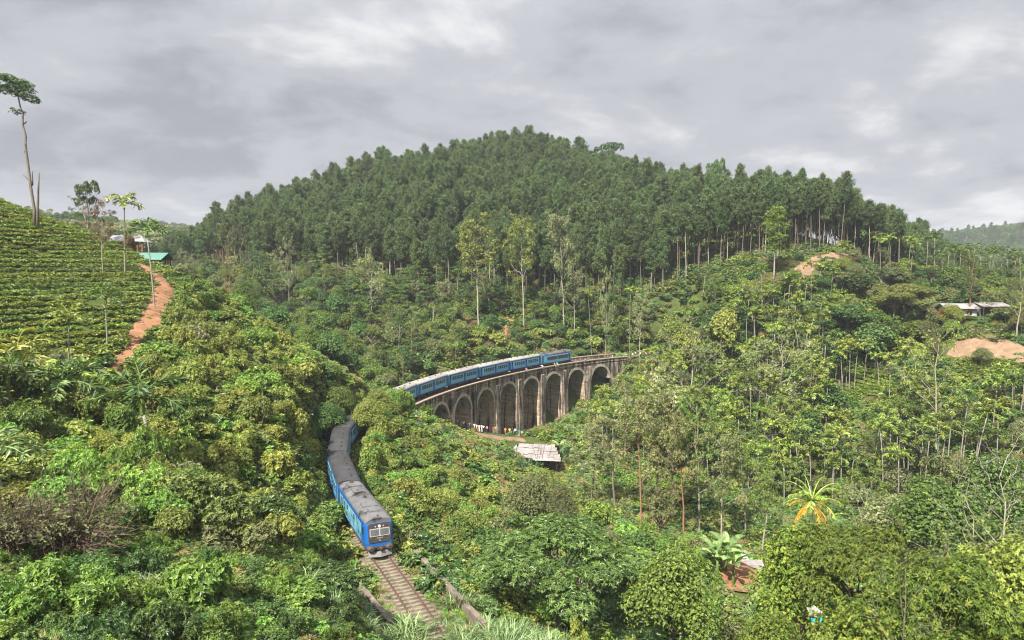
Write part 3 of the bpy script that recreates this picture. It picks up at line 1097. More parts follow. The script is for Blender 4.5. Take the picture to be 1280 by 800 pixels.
drape('dirt_path', [gd(178, 345, 132), gd(206, 352, 124), gd(204, 378, 112), gd(190, 402, 102), gd(170, 430, 94), gd(150, 462, 86), gd(144, 476, 82)], [1.0, 1.6, 2.1, 2.1, 2.1, 1.8, 1.0], M_dirt, 0.16)
drape('dirt_road', [gd(1080, 316, 243), gd(1040, 319, 240), gd(1012, 328, 236), gd(1002, 342, 231), gd(994, 356, 226)], [1.6, 2.2, 3.0, 3.0, 1.5], M_sand, 0.2)
drape('earth_bank', [gp(1188, 437), gp(1212, 436), gp(1240, 437), gp(1275, 444), gp(1300, 452)], [2.0, 3.4, 3.6, 3.0, 2.2], M_sand, 0.3)
drape('earth_bank', [gp(1190, 379), gp(1206, 377), gp(1222, 380)], [1.6, 2.6, 1.6], M_dirt, 0.5)
drape('earth_bank', [gp(1226, 384), gp(1240, 382), gp(1254, 384)], [1.4, 2.4, 1.4], M_dirt, 0.5)
drape('dirt_patch', [gp(1012, 408), gp(1014, 420), gp(1016, 432)], [0.7, 1.6, 0.6], M_dirt, 0.5)
drape('dirt_patch', [gp(612, 404), gp(632, 400), gp(644, 402)], [0.8, 1.6, 0.8], M_dirt, 0.4)
drape('dirt_patch', [gp(582, 408), gp(592, 404), gp(602, 402)], [0.8, 1.4, 0.8], M_dirt, 0.4)
drape('dirt_patch', [gp(634, 408), gp(630, 420), gp(626, 438)], [0.7, 1.0, 0.7], M_dirt, 0.4)
drape('dirt_patch', [gp(586, 425), gp(585, 435), gp(588, 445)], [0.6, 1.0, 0.6], M_dirt, 0.4)
drape('footpath', [gp(556, 532), gp(575, 538.5), gp(600, 543.5), gp(625, 547), gp(655, 550)], [2.2, 3.0, 3.2, 3.2, 2.4], M_sand, 0.12)
drape('footpath', [gp(622, 552), gp(632, 562), gp(645, 580), gp(650, 592)], [0.8, 0.7, 0.7, 0.5], M_dirt, 0.14)
drape('dirt_patch', [gd(912, 690, 92), gd(922, 715, 88), gd(930, 740, 84), gd(934, 760, 81)], [2.0, 3.2, 3.2, 2.4], M_dirt, 0.3)
drape('footpath', [gd(375, 702, 66), gd(398, 697, 66), gd(425, 700, 66.5), gd(444, 706, 65.5)], [0.5, 0.8, 0.8, 0.6], M_dirt, 0.12)
drape('dirt_patch', [gp(575, 640), gp(592, 637), gp(606, 634)], [0.6, 1.2, 0.6], M_dirt, 0.4)


def build_ballast():
    """The stony bed the sleepers lie in, off the viaduct."""
    M_b = M_surface('weedy_ballast', [(0.3, (0.070, 0.055, 0.036)), (0.5, (0.150, 0.120, 0.085)), (0.75, (0.26, 0.215, 0.16))], 2.5, 0.95, 9, bump=0.9, stops2=(0.52, 0.62, (0.055, 0.085, 0.022)), scale2=0.8)
    mb = MB()
    u = np.array([-2.6, -1.9, -1.0, 0, 1.0, 1.9, 2.6])
    zz = np.array([-0.75, -0.34, -0.30, -0.30, -0.30, -0.34, -0.75])
    ss = np.arange(2, TRS[-1] - 2, 0.8)
    v = []
    for s in ss:
        d = tdir(s)
        p = tpos(s)
        for a, b in zip(u, zz):
            q = p + a * np.array([-d[1], d[0]])
            v.append((q[0], q[1], b + 0.08 * float(fbm(q[0] * 1.5, q[1] * 1.5, 21))))
    n, m = len(ss), len(u)
    i, j = np.meshgrid(np.arange(n - 1), np.arange(m - 1), indexing='ij')
    i, j = i.ravel(), j.ravel()
    mb.add(v, np.stack([i * m + j, i * m + j + 1, (i + 1) * m + j + 1, (i + 1) * m + j], 1)[:, ::-1])
    mb.smooth = True
    tag(mb.build('track_ballast', M_b), kind='structure')
    # worn earth shoulders either side of the rails in the foreground
    for o, w in ((2.9, 0.7), (-3.1, 0.6)):
        drape('footpath', [tuple(toff(s, o)) for s in np.arange(20, 52, 3)], w, M_dirt, 0.06, bare=False)


build_ballast()

# ------------------------------------------------------------------ railway: rails, sleepers
M_rail = M_surface('rusty_rail', [(0.3, (0.085, 0.048, 0.034)), (0.7, (0.17, 0.105, 0.08))], 3, 0.55, metal=0.3)
M_sleeper = M_surface('weathered_sleeper', [(0.3, (0.12, 0.098, 0.073)), (0.7, (0.25, 0.215, 0.17))], 1.7, 0.9, 6, bump=0.3)


def place(o, p, z, d):
    o.location = (p[0], p[1], z)
    o.rotation_euler = (0, 0, math.atan2(d[1], d[0]))


def build_track():
    root = tag(empty('railway_track'), 'single line of rusty rails on pale worn sleepers running under the blue train', 'railway track')
    ss = np.arange(3, TRS[-1] - 3, 0.8)
    for off in (-0.80, 0.80):
        mb = MB()
        v = []
        prof = [(-0.07, -0.15), (0.07, -0.15), (0.03, -0.10), (0.035, 0.0), (-0.035, 0.0), (-0.03, -0.10)]
        for s in ss:
            d = tdir(s)
            p = toff(s, off)
            for a, z in prof:
                v.append((p[0] - a * d[1], p[1] + a * d[0], z))
        n, m = len(ss), len(prof)
        q = [(i * m + j, i * m + (j + 1) % m, (i + 1) * m + (j + 1) % m, (i + 1) * m + j) for i in range(n - 1) for j in range(m)]
        mb.add(v, q)
        mb.build('rail', M_rail, root)
    mb = MB()
    mb.box((-0.125, -1.32, -0.30), (0.125, 1.32, -0.155))
    me = mb.mesh('sleeper', M_sleeper)
    sl = np.arange(6, TRS[-1] - 4, 0.72)
    for s in sl[:62]:
        o = child('sleeper', me, root)
        d = tdir(s)
        place(o, tpos(s) + np.array([-d[1], d[0]]) * random.uniform(-.08, .08), random.uniform(-0.02, 0.01), d)
        o.rotation_euler.z += random.uniform(-0.03, 0.03)
    mb = MB()
    for s in sl[62:]:
        d = tdir(s)
        p = tpos(s)
        mb.box((-0.125, -1.32, -0.30), (0.125, 1.32, -0.155), M=Matrix.Translation((p[0], p[1], 0)) @ Matrix.Rotation(math.atan2(d[1], d[0]), 4, 'Z'))
    tag(mb.build('far_sleepers', M_sleeper, root), kind='stuff')


build_track()

# ------------------------------------------------------------------ the viaduct
M_stone = M_surface('stained_viaduct_masonry', [(0.32, (0.10, 0.082, 0.066)), (0.5, (0.25, 0.208, 0.166)), (0.66, (0.50, 0.42, 0.34))], 0.55, 0.92, 9, bump=0.5, stretch=(1, 1, 0.55),
                    stops2=(0.46, 0.57, (0.034, 0.030, 0.027)), scale2=0.95, stretch2=(1, 1, 0.15))
M_pier = M_surface('stained_pier_masonry', [(0.28, (0.26, 0.185, 0.130)), (0.5, (0.46, 0.350, 0.262)), (0.75, (0.56, 0.47, 0.385))], 0.6, 0.92, 9, bump=0.5, stretch=(1, 1, 0.8),
                   stops2=(0.54, 0.62, (0.035, 0.030, 0.026)), scale2=0.75, stretch2=(1, 1, 0.10))  # stained masonry, its base paled to stand in for sunlight on the reveals
M_ring = M_surface('pale_arch_ring', [(0.3, (0.20, 0.18, 0.155)), (0.7, (0.40, 0.365, 0.32))], 0.9, 0.9, 7, stops2=(0.56, 0.68, (0.05, 0.045, 0.04)), scale2=0.6)
M_cope = M_surface('light_tan_coping', [(0.3, (0.19, 0.15, 0.11)), (0.7, (0.30, 0.25, 0.19))], 0.8, 0.9, 6)  # light tan is the coping stone's own colour
add_courses(M_stone)
add_courses(M_pier, 0.55, 1.1, 0.5)
FW = 3.75
ARC_R = BAY * 0.365
Z_CROWN = -1.75
Z_SPR = Z_CROWN - ARC_R


def b3(s, off, z):
    p = toff(s, off)
    return (p[0], p[1], z)


def build_viaduct():
    mid = tpos(ARCH_S[4])
    root = tag(empty('viaduct'), 'long curved stone railway viaduct of nine tall stained arches carrying the blue train', 'viaduct')

    def sheet(mb, rows):
        """rows: list of equal-length point lists -> quads"""
        n, m = len(rows), len(rows[0])
        q = [(i * m + j, i * m + j + 1, (i + 1) * m + j + 1, (i + 1) * m + j) for i in range(n - 1) for j in range(m - 1)]
        mb.add([p for r in rows for p in r], q)
    # the two faces above the springing
    wall = MB()
    zt = -0.28
    cols = []
    s_end0, s_end1 = BR0, BR1
    edges = [s_end0]
    for a in ARCH_S:
        edges += [a - ARC_R, a + ARC_R]
    edges.append(s_end1)
    th = np.linspace(math.pi, 0, 19)
    for off, flip in ((-FW, 1), (FW, -1)):
        for k in range(0, len(edges), 2):                      # solid columns over the piers
            sa, sb = edges[k], edges[k + 1]
            zb = Z_SPR if 0 < k < len(edges) - 2 else -16
            n = max(2, int((sb - sa) / 0.9))
            rows = [[b3(s, off, z) for s in np.linspace(sa, sb, n)] for z in np.linspace(zb, zt, 6)]
            sheet(wall, rows[::flip])
        for a in ARCH_S:
            lo = [(a + ARC_R * math.cos(t), Z_SPR + ARC_R * math.sin(t)) for t in th]
            rows = [[b3(s, off, z + (zt - z) * f) for s, z in lo] for f in np.linspace(0, 1, 5)]
            sheet(wall, rows[::flip])
    wall.build('spandrel_wall', M_stone, root)
    for a in ARCH_S:
        mb = MB()
        lo = [(a + ARC_R * math.cos(t), Z_SPR + ARC_R * math.sin(t)) for t in th]
        sheet(mb, [[b3(s, o, z) for s, z in lo] for o in np.linspace(FW, -FW, 5)])
        mb.smooth = True
        mb.build('arch_barrel', M_ring, root)  # paler ring colour stands in for light inside the arch
        for sg in (-1, 1):
            mb = MB()
            r0, r1 = ARC_R - 0.02, ARC_R + 0.62
            ring = [[b3(a + r * math.cos(t), sg * o, Z_SPR + r * math.sin(t)) for t in th] for r, o in ((r0, FW - 0.1), (r0, FW + 0.10), (r1, FW + 0.10), (r1, FW - 0.05))]
            sheet(mb, ring if sg < 0 else ring[::-1])
            mb.build('arch_ring', M_ring, root)
    for k in range(2, len(edges) - 2, 2):
        sa, sb = edges[k], edges[k + 1]
        sc = (sa + sb) / 2
        p = tpos(sc)
        zb = min(float(H(*p)), float(H(*toff(sc, -FW))), float(H(*toff(sc, FW)))) - 2.0
        mb = MB()
        nz = 12
        zs = np.linspace(zb, Z_SPR, nz)
        rows = []
        for z in zs:
            f = (Z_SPR - z) * 0.018
            rr = [(sa - f, -FW - f), ((sa + sb) / 2, -FW - f), (sb + f, -FW - f), (sb + f, 0), (sb + f, FW + f), ((sa + sb) / 2, FW + f), (sa - f, FW + f), (sa - f, 0), (sa - f, -FW - f)]
            rows.append([b3(s, o, z) for s, o in rr])
        sheet(mb, rows)
        w = (sb - sa) * 0.28
        for sg in (-1, 1):                                     # buttress on each face
            rows = []
            for z in np.linspace(zb, -1.5, 10):
                f = (-1.5 - z) * 0.03 + 0.28
                rr = [(sc - w, FW - 0.2), (sc - w, FW + f), (sc + w, FW + f), (sc + w, FW - 0.2), (sc - w, FW - 0.2)]
                rr = [b3(s, sg * o, z) for s, o in rr]
                rows.append(rr if sg > 0 else rr[::-1])
            q0 = len(mb.qm)
            sheet(mb, rows[::-1])
            mb.qm[q0][:] = 1
            mb.add([b3(sc - w, sg * FW, -1.2), b3(sc - w, sg * (FW + .28), -1.5), b3(sc + w, sg * (FW + .28), -1.5), b3(sc + w, sg * FW, -1.2)], [(0, 1, 2, 3) if sg > 0 else (3, 2, 1, 0)], mi=1)
        mb.build('pier', [M_pier, M_stone], root)
    ss = np.arange(BR0, BR1 + 0.1, 1.0)

    def run(name, prof, mat, sg):
        mb = MB()
        rows = [[b3(s, sg * o, z) for o, z in prof] for s in ss]
        sheet(mb, rows if sg > 0 else rows[::-1])
        o = mb.build(name, mat, root)
        return o
    for sg in (-1, 1):
        run('parapet', [(FW - 0.02, -0.28), (FW + 0.02, -0.02), (FW + 0.02, 0.35), (FW - 0.42, 0.35), (FW - 0.42, -0.4)], M_stone, sg)
        run('coping', [(FW - 0.5, 0.352), (FW + 0.24, 0.352), (FW + 0.24, 0.56), (FW - 0.5, 0.56), (FW - 0.5, 0.352)], M_cope, sg)
        run('string_course', [(FW - 0.05, -0.55), (FW + 0.16, -0.5), (FW + 0.16, -0.30), (FW - 0.05, -0.26)], M_stone, sg)
    mb = MB()
    sheet(mb, [[b3(s, o, -0.42) for o in (FW - 0.3, 0, -FW + 0.3)] for s in ss])
    mb.build('deck', M_surface('deck_gravel', [(0.3, (0.12, 0.095, 0.07)), (0.7, (0.26, 0.21, 0.16))], 2.5, 0.95), root)


build_viaduct()


def build_parapet_wall(px0, py0, px1, py1, label):
    """Low parapets of the culvert in the foreground."""
    a, b = at_height(px0, py0, 0.15), at_height(px1, py1, 0.15)
    L = float(np.linalg.norm(b - a))
    mb = MB()
    n = 16
    pts = a + (b - a) * np.linspace(0, 1, n)[:, None]
    d = unit(b - a)
    nn = np.array([-d[1], d[0]])
    rows = []
    for i, p in enumerate(pts):
        h = 0.32 + 0.05 * random.uniform(-1, 1)
        w = 0.24
        rows.append([(*(p - nn * w), -3.0), (*(p - nn * w), h), (*(p + nn * w), h + random.uniform(-.02, .02)), (*(p + nn * w), -3.0)])
    m = 4
    q = [(i * m + j, i * m + j + 1, (i + 1) * m + j + 1, (i + 1) * m + j) for i in range(n - 1) for j in range(3)]
    mb.add([p for r in rows for p in r], q)
    mb.add(rows[0], [(3, 2, 1, 0)])
    mb.add(rows[-1], [(0, 1, 2, 3)])
    tag(mb.build('parapet_wall', M_surface('lichened_masonry', [(0.3, (0.085, 0.068, 0.055)), (0.7, (0.21, 0.175, 0.145))], 1.3, 0.9, 8, bump=0.5, stops2=(0.56, 0.70, (0.05, 0.055, 0.03)), scale2=1.1)), label, 'wall')
    BARE.append((pts, 0.3))


build_parapet_wall(429, 708, 489, 779, 'low dark stone parapet wall left of the empty rails')
build_parapet_wall(519, 690, 606, 781, 'low pale stone parapet wall right of the empty rails')

# ------------------------------------------------------------------ the train
M_blue = M_surface('blue_coach_paint', [(0.3, (0.085, 0.285, 0.455)), (0.7, (0.12, 0.35, 0.53))], 0.6, 0.42, 5, stops2=(0.60, 0.80, (0.06, 0.11, 0.17)), scale2=1.3)
M_navy = M_plain('deep_blue_paint', (0.010, 0.075, 0.26), 0.4)
M_cabblue = M_plain('bright_blue_cab_paint', (0.010, 0.100, 0.33), 0.35)
M_roofL = M_surface('sheen_paled_roof', [(0.3, (0.20, 0.185, 0.175)), (0.7, (0.32, 0.305, 0.295))], 0.7, 0.55, 6, stops2=(0.60, 0.78, (0.17, 0.15, 0.14)), scale2=0.9)  # far roofs: glancing sky sheen put into a paler colour
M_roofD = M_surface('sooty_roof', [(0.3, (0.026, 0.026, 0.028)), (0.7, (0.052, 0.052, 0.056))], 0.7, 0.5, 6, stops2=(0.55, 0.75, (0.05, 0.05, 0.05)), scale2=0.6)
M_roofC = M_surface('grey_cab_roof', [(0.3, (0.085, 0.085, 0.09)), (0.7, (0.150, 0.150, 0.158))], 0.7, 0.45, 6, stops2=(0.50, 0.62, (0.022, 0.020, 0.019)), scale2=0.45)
M_under = M_surface('rusty_underframe', [(0.3, (0.030, 0.024, 0.021)), (0.7, (0.085, 0.065, 0.055))], 2, 0.8)
M_face = M_plain('charcoal_face_paint', (0.052, 0.046, 0.045), 0.45)
M_frame = M_plain('pale_window_surround', (0.40, 0.36, 0.33), 0.5)
M_win = M_glass('dark_window_glass')
M_winL = M_glass('windscreen_glass', (0.10, 0.115, 0.13), 0.12)
M_grille = M_surface('dark_grille', [(0.4, (0.020, 0.020, 0.022)), (0.6, (0.075, 0.070, 0.068))], 1.0, 0.6, 3, stretch=(0.2, 0.2, 14))
M_lamp = M_plain('lamp_glass', (0.52, 0.50, 0.46), 0.15)
M_mural = M_surface('light_blue_mural', [(0.36, (0.03, 0.06, 0.08)), (0.46, (0.10, 0.27, 0.36)), (0.60, (0.14, 0.33, 0.42)), (0.70, (0.36, 0.42, 0.44))], 0.75, 0.45, 3)
M_winframe = M_plain('pale_blue_window_frame', (0.17, 0.33, 0.43), 0.5)
L_CAR = 13.75


def loft(mb, secs, mi=0, caps=True):
    n, m = len(secs), len(secs[0])
    q = [(i * m + j, i * m + (j + 1) % m, (i + 1) * m + (j + 1) % m, (i + 1) * m + j) for i in range(n - 1) for j in range(m)]
    mb.add([p for r in secs for p in r], q, mi=mi)
    if caps:
        for s, fl in ((secs[0], True), (secs[-1], False)):
            c = np.mean(np.array(s), axis=0)
            t = [(m, j, (j + 1) % m) for j in range(m)]
            if fl:
                t = [(a, c_, b) for a, b, c_ in t]
            mb.add(list(s) + [tuple(c)], t=t, mi=mi)


BODY = [(-1.36, 0.95), (-1.42, 1.5), (-1.42, 3.10), (-1.36, 3.34), (1.36, 3.34), (1.42, 3.10), (1.42, 1.5), (1.36, 0.95)]


def roof_mesh(L, mat, front_cut=0.0):
    mb = MB()
    mb.smooth = True
    a = np.linspace(0, math.pi, 11)
    secs = []
    for x in (-L / 2 + 0.02, -L / 2 + 0.12, 0, L / 2 - front_cut - 0.25, L / 2 - front_cut):
        k = 0.93 if abs(abs(x) - L / 2) < 0.05 + front_cut and x != 0 else 1
        pts = [(x, -1.40 * math.cos(t) * k, 3.36 + 0.48 * k * math.sin(t) ** 0.8) for t in a]
        secs.append([(x, -1.37 * k, 3.30)] + pts + [(x, 1.37 * k, 3.30)])
    loft(mb, secs)
    return mb.mesh('roof', mat)


def bogie_mesh():
    mb = MB()
    for y in (-1.02, 1.02):
        mb.box((-1.6, y - 0.09, 0.38), (1.6, y + 0.09, 0.72))
        for x in (-1.0, 1.0):
            t = np.array([(x, y * 0.78 - 0.07, 0.45), (x, y * 0.78 + 0.07, 0.45)])
            mb.tube(t, 0.45, 14)
            mb.box((x - 0.16, y - 0.16, 0.32), (x + 0.16, y + 0.16, 0.58))
    mb.box((-0.5, -0.95, 0.5), (0.5, 0.95, 0.90))
    return mb.mesh('bogie', M_under)


def win_mesh(w, h, t=0.03):
    mb = MB()
    e = 0.07
    mb.box((-w / 2 - e, -t, -h / 2 - e), (w / 2 + e, 0.0, h / 2 + e), 0)
    mb.box((-w / 2, -t - 0.012, -h / 2), (w / 2, -t + 0.004, h / 2), 1)
    mb.box((-w / 2, -t - 0.02, -0.02), (w / 2, -t, 0.02), 0)
    return mb.mesh('window', [M_winframe, M_win])


ME_BOGIE = bogie_mesh()
ME_WIN = win_mesh(0.72, 0.80)
ME_SMALLWIN = win_mesh(0.80, 0.22)
override_frame = M_frame


def add_sided(name, me, root, x, z, y=1.42, sides=(1, -1)):
    for sg in sides:
        o = child(name, me, root)
        o.location = (x, -y * sg, z)
        o.rotation_euler = (0, 0, 0 if sg == 1 else math.pi)


def proto_coach():
    root = empty('railway_carriage')
    L = L_CAR
    mb = MB()
    loft(mb, [[(x, y, z) for y, z in BODY] for x in (-L / 2, -L / 2 + 0.01, L / 2 - 0.01, L / 2)])
    for sg in (-1, 1):
        mb.box((-L / 2 + 0.05, sg * 1.425 - 0.01, 3.12), (L / 2 - 0.05, sg * 1.425 + 0.012, 3.30), 1)
        mb.box((-L / 2 + 0.05, sg * 1.40 - 0.03, 0.98), (L / 2 - 0.05, sg * 1.40 + 0.012, 1.12), 1)
        mb.box((sg * L / 2 - 0.012 * (sg < 0), -1.38, 1.0), (sg * L / 2 + 0.012 * (sg > 0), 1.38, 3.32), 1)
    mb.build('body', [M_blue, M_navy], root)
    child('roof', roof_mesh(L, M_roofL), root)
    v = MB()
    v.tube([(0, 0, -0.08), (0, 0, 0.16)], [0.17, 0.13], 8)
    me_v = v.mesh('roof_vent', M_under)
    for x in np.linspace(-5.2, 5.2, 5):
        o = child('roof_vent', me_v, root)
        o.location = (x, 0.35, 3.82)
    xs = [-5.0, -4.05, -3.1, -2.15, -1.2, 1.2, 2.15, 3.1, 4.05, 5.0]
    for x in xs:
        add_sided('window', ME_WIN, root, x, 2.42)
    d = MB()
    d.box((-0.36, -0.02, -1.05), (0.36, 0.014, 1.0), 0)
    d.box((-0.26, -0.034, 0.1), (0.26, 0.0, 0.85), 1)
    me_d = d.mesh('door', [M_navy, M_win])
    for x in (-6.3, 0.0, 6.3):
        add_sided('door', me_d, root, x, 2.08)
    for x in (-4.7, 4.7):
        o = child('bogie', ME_BOGIE, root)
        o.location = (x, 0, 0)
    u = MB()
    u.box((-2.6, -1.1, 0.45), (2.4, 1.1, 0.94))
    u.box((-L / 2, -0.6, 0.6), (L / 2, 0.6, 0.94))
    u.build('underframe', M_under, root)
    g = MB()
    g.box((-L / 2 - 0.42, -0.55, 1.0), (-L / 2 - 0.014, 0.55, 3.1))
    g.build('gangway', M_under, root)
    return root


def children_of(o):
    return [c for c in o.children]


def copy_tree(o, parent=None):
    c = o.copy()
    C.objects.link(c)
    c.parent = parent
    for ch in children_of(o):
        copy_tree(ch, c)
    return c


def text_mesh(s, size, mat):
    cu = bpy.data.curves.new('lettering', 'FONT')
    cu.body = s
    cu.size = size
    cu.extrude = 0.006
    cu.align_x = 'CENTER'
    t = bpy.data.objects.new('lettering', cu)
    C.objects.link(t)
    dg = bpy.context.evaluated_depsgraph_get()
    me = bpy.data.meshes.new_from_object(t.evaluated_get(dg))
    bpy.data.objects.remove(t)
    me.materials.clear()
    me.materials.append(mat)
    return me


def power_car(side):
    root = empty('power_car')
    L = L_CAR
    X = L / 2

    def fx(z):
        return X - 0.16 * max(0, z - 1.9)
    mb = MB()
    secs = []
    for x, k in ((-X, 1), (-X + 0.02, 1), (X - 0.75, 1.0), (X - 0.40, 0.985), (X - 0.16, 0.94), (X - 0.04, 0.86), (X, 0.78)):
        secs.append([(x - (0.16 * max(0, z - 1.9) if x > 0 else 0), y * k, z) for y, z in BODY])
    loft(mb, secs)
    for sg in (-1, 1):
        mb.box((-X + 0.05, sg * 1.425 - 0.01, 3.10), (X - 1.0, sg * 1.425 + 0.012, 3.30), 1)
    mb.build('body', [M_blue if side == 'grille' else M_cabblue, M_navy], root)
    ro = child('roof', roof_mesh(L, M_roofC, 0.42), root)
    for x0, x1, y0, y1, h in ((3.2, 4.6, -0.5, 0.5, 0.10), (1.6, 2.9, -0.75, 0.75, 0.08), (-3.4, -1.8, -0.6, 0.6, 0.16), (-5.6, -4.4, -0.7, 0.7, 0.12)):
        b = MB()
        b.box((x0, y0, 3.78), (x1, y1, 3.84 + h))
        b.build('roof_hatch', M_roofC, root)
    for x, y in ((-0.3, 0.15), (-2.6, -0.1), (-6.2, 0)):
        b = MB()
        b.tube([(x, y, 3.75), (x, y, 4.02)], [0.22, 0.20], 12)
        b.build('exhaust', M_under, root)
    b = MB()
    b.tube([(X - 1.0, 0, 3.78), (X - 0.82, 0, 3.98)], [0.07, 0.10], 8)
    b.build('horn', M_under, root)
    # face: charcoal panel, two windscreens with pale surround, lamps, lettering
    def plate(name, pts, mat, out=0.02, parent=None):
        m_ = MB()
        f = [(fx(z) + out, y, z) for y, z in pts]
        k = [(fx(z) - 0.05, y, z) for y, z in pts]
        n = len(pts)
        m_.add(f + k + [tuple(np.mean(f, axis=0))], q=[(i, (i + 1) % n, n + (i + 1) % n, n + i)[::-1] for i in range(n)], t=[(2 * n, i, (i + 1) % n) for i in range(n)])
        return m_.build(name, mat, parent or root)

    def rrect(y0, y1, z0, z1, r):
        o = []
        for cy, cz, a0 in ((y1 - r, z1 - r, 0), (y0 + r, z1 - r, 90), (y0 + r, z0 + r, 180), (y1 - r, z0 + r, 270)):
            for t in range(0, 91, 30):
                o.append((cy + r * math.cos(R(a0 + t)), cz + r * math.sin(R(a0 + t))))
        return o
    face = plate('face_panel', rrect(-1.13, 1.13, 1.50, 3.36, 0.26), M_face, 0.015)
    plate('windscreen_surround', rrect(-1.0, 1.0, 2.12, 2.86, 0.06), M_frame, 0.028)
    for y0, y1 in ((-0.93, -0.05), (0.05, 0.93)):
        wp = plate('windscreen', rrect(y0, y1, 2.19, 2.80, 0.05), M_winL, 0.036)
        b = MB()
        x = fx(2.3) + 0.05
        b.tube([(x, (y0 + y1) / 2, 2.16), (fx(2.6) + 0.05, (y0 + y1) / 2 + 0.22, 2.60)], 0.014, 4)
        b.build('wiper', M_under, wp)
    b = MB()
    b.tube([(fx(3.06) - 0.05, 0, 3.06), (fx(3.06) + 0.06, 0, 3.07)], 0.15, 16)
    b.build('headlight', M_lamp, root)
    for y in (-0.72, 0.72, -0.40, 0.40):
        b = MB()
        b.tube([(fx(3.06) - 0.05, y, 3.06), (fx(3.06) + 0.05, y, 3.065)], 0.10 if abs(y) > 0.5 else 0.07, 12)
        b.build('marker_lamp', M_grille if abs(y) > .5 else M_frame, root)
    for s_, z, sz in (('S12 914', 1.90, 0.17), ('S12', 1.74, 0.13), ('LKA', 1.62, 0.11)):
        t = child('lettering', text_mesh(s_, sz, M_lamp), face)
        t.rotation_euler = (R(90), 0, R(90))
        t.location = (X + 0.03, 0, z)
    # underside of the nose
    for sg in (-1, 1):
        b = MB()
        secs = []
        for x, k in ((X - 0.55, 0.85), (X - 0.1, 1.0), (X + 0.30, 0.95), (X + 0.42, 0.6)):
            secs.append([(x, sg * 0.92 + 0.42 * k * math.cos(t), 1.0 + 0.27 * k * math.sin(t)) for t in np.linspace(0, 2 * math.pi, 12, endpoint=False)])
        loft(b, secs)
        b.smooth = True
        b.build('buffer_fairing', M_surface('grimy_brown_fairing', [(0.3, (0.040, 0.030, 0.026)), (0.7, (0.090, 0.070, 0.058))], 2, 0.6), root)
    b = MB()
    b.box((X - 0.3, -0.34, 0.82), (X + 0.12, 0.34, 1.12))
    b.box((X, -0.12, 0.86), (X + 0.50, 0.12, 1.06))
    for y in (-0.46, -0.24, 0.28, 0.46):
        b.tube([(X + 0.02, y, 1.05), (X + 0.16, y, 0.85), (X + 0.10, y, 0.62)], 0.035, 5)
    b.build('coupler', M_under, root)
    b = MB()
    n = 7
    secs = []
    ys = np.linspace(-1.18, 1.18, n)
    top = [(X + 0.30 - 0.30 * abs(y), y, 0.62) for y in ys]
    bot = [(X + 0.48 - 0.30 * abs(y), y, 0.16) for y in ys]
    b.add(top + bot, [(i, n + i, n + i + 1, i + 1) for i in range(n - 1)])
    b.add([(x - 0.05, y, z) for x, y, z in top + bot], [(i, i + 1, n + i + 1, n + i) for i in range(n - 1)])
    b.add(top + [(x - 0.4, y, z) for x, y, z in top], [(i, i + 1, n + i + 1, n + i) for i in range(n - 1)])
    b.build('snowplough', M_plain('grey_plough', (0.17, 0.165, 0.17), 0.5), root)
    # sides
    for sg in (-1, 1):
        if side == 'grille':
            for x0, x1 in ((-4.3, 0.2), (0.45, 5.2)):
                b = MB()
                b.box((x0, sg * 1.43 - 0.012, 1.75), (x1, sg * 1.43 + 0.02, 2.72))
                b.build('side_grille', M_grille, root)
            for x in (-3.6, -1.9, -0.2, 1.5, 3.2, 4.8):
                o = child('window', ME_SMALLWIN, root)
                o.location = (x, sg * 1.42, 2.93)
                o.rotation_euler = (0, 0, 0 if sg < 0 else math.pi)
                override(o, M_frame, 1)
        else:
            b = MB()
            b.box((-5.8, sg * 1.43 - 0.012, 1.25), (4.9, sg * 1.43 + 0.014, 2.95))
            b.build('side_panel', M_mural, root)
            for x in (-4.4, -1.4, 1.8):
                o = child('window', ME_WIN, root)
                o.location = (x, sg * 1.434, 2.62)
                o.scale = (0.8, 1, 0.62)
                o.rotation_euler = (0, 0, 0 if sg < 0 else math.pi)
        b = MB()
        b.box((5.35, sg * 1.425 - 0.015, 1.1), (6.0, sg * 1.425 + 0.018, 3.0), 0)
        b.box((5.45, sg * 1.43, 2.1), (5.9, sg * 1.43 + sg * 0.03, 2.8), 1)
        b.build('door', [M_navy, M_win], root)
        b = MB()
        b.box((-6.5, sg * 1.425 - 0.015, 1.1), (-5.95, sg * 1.425 + 0.018, 3.0), 0)
        b.build('door', [M_grille], root)
    for x in (-4.4, 4.3):
        o = child('bogie', ME_BOGIE, root)
        o.location = (x, 0, 0)
    u = MB()
    u.box((-2.4, -1.15, 0.42), (2.2, 1.15, 0.94))
    u.box((-X, -0.6, 0.6), (X - 0.3, 0.6, 0.94))
    u.build('underframe', M_under, root)
    return root


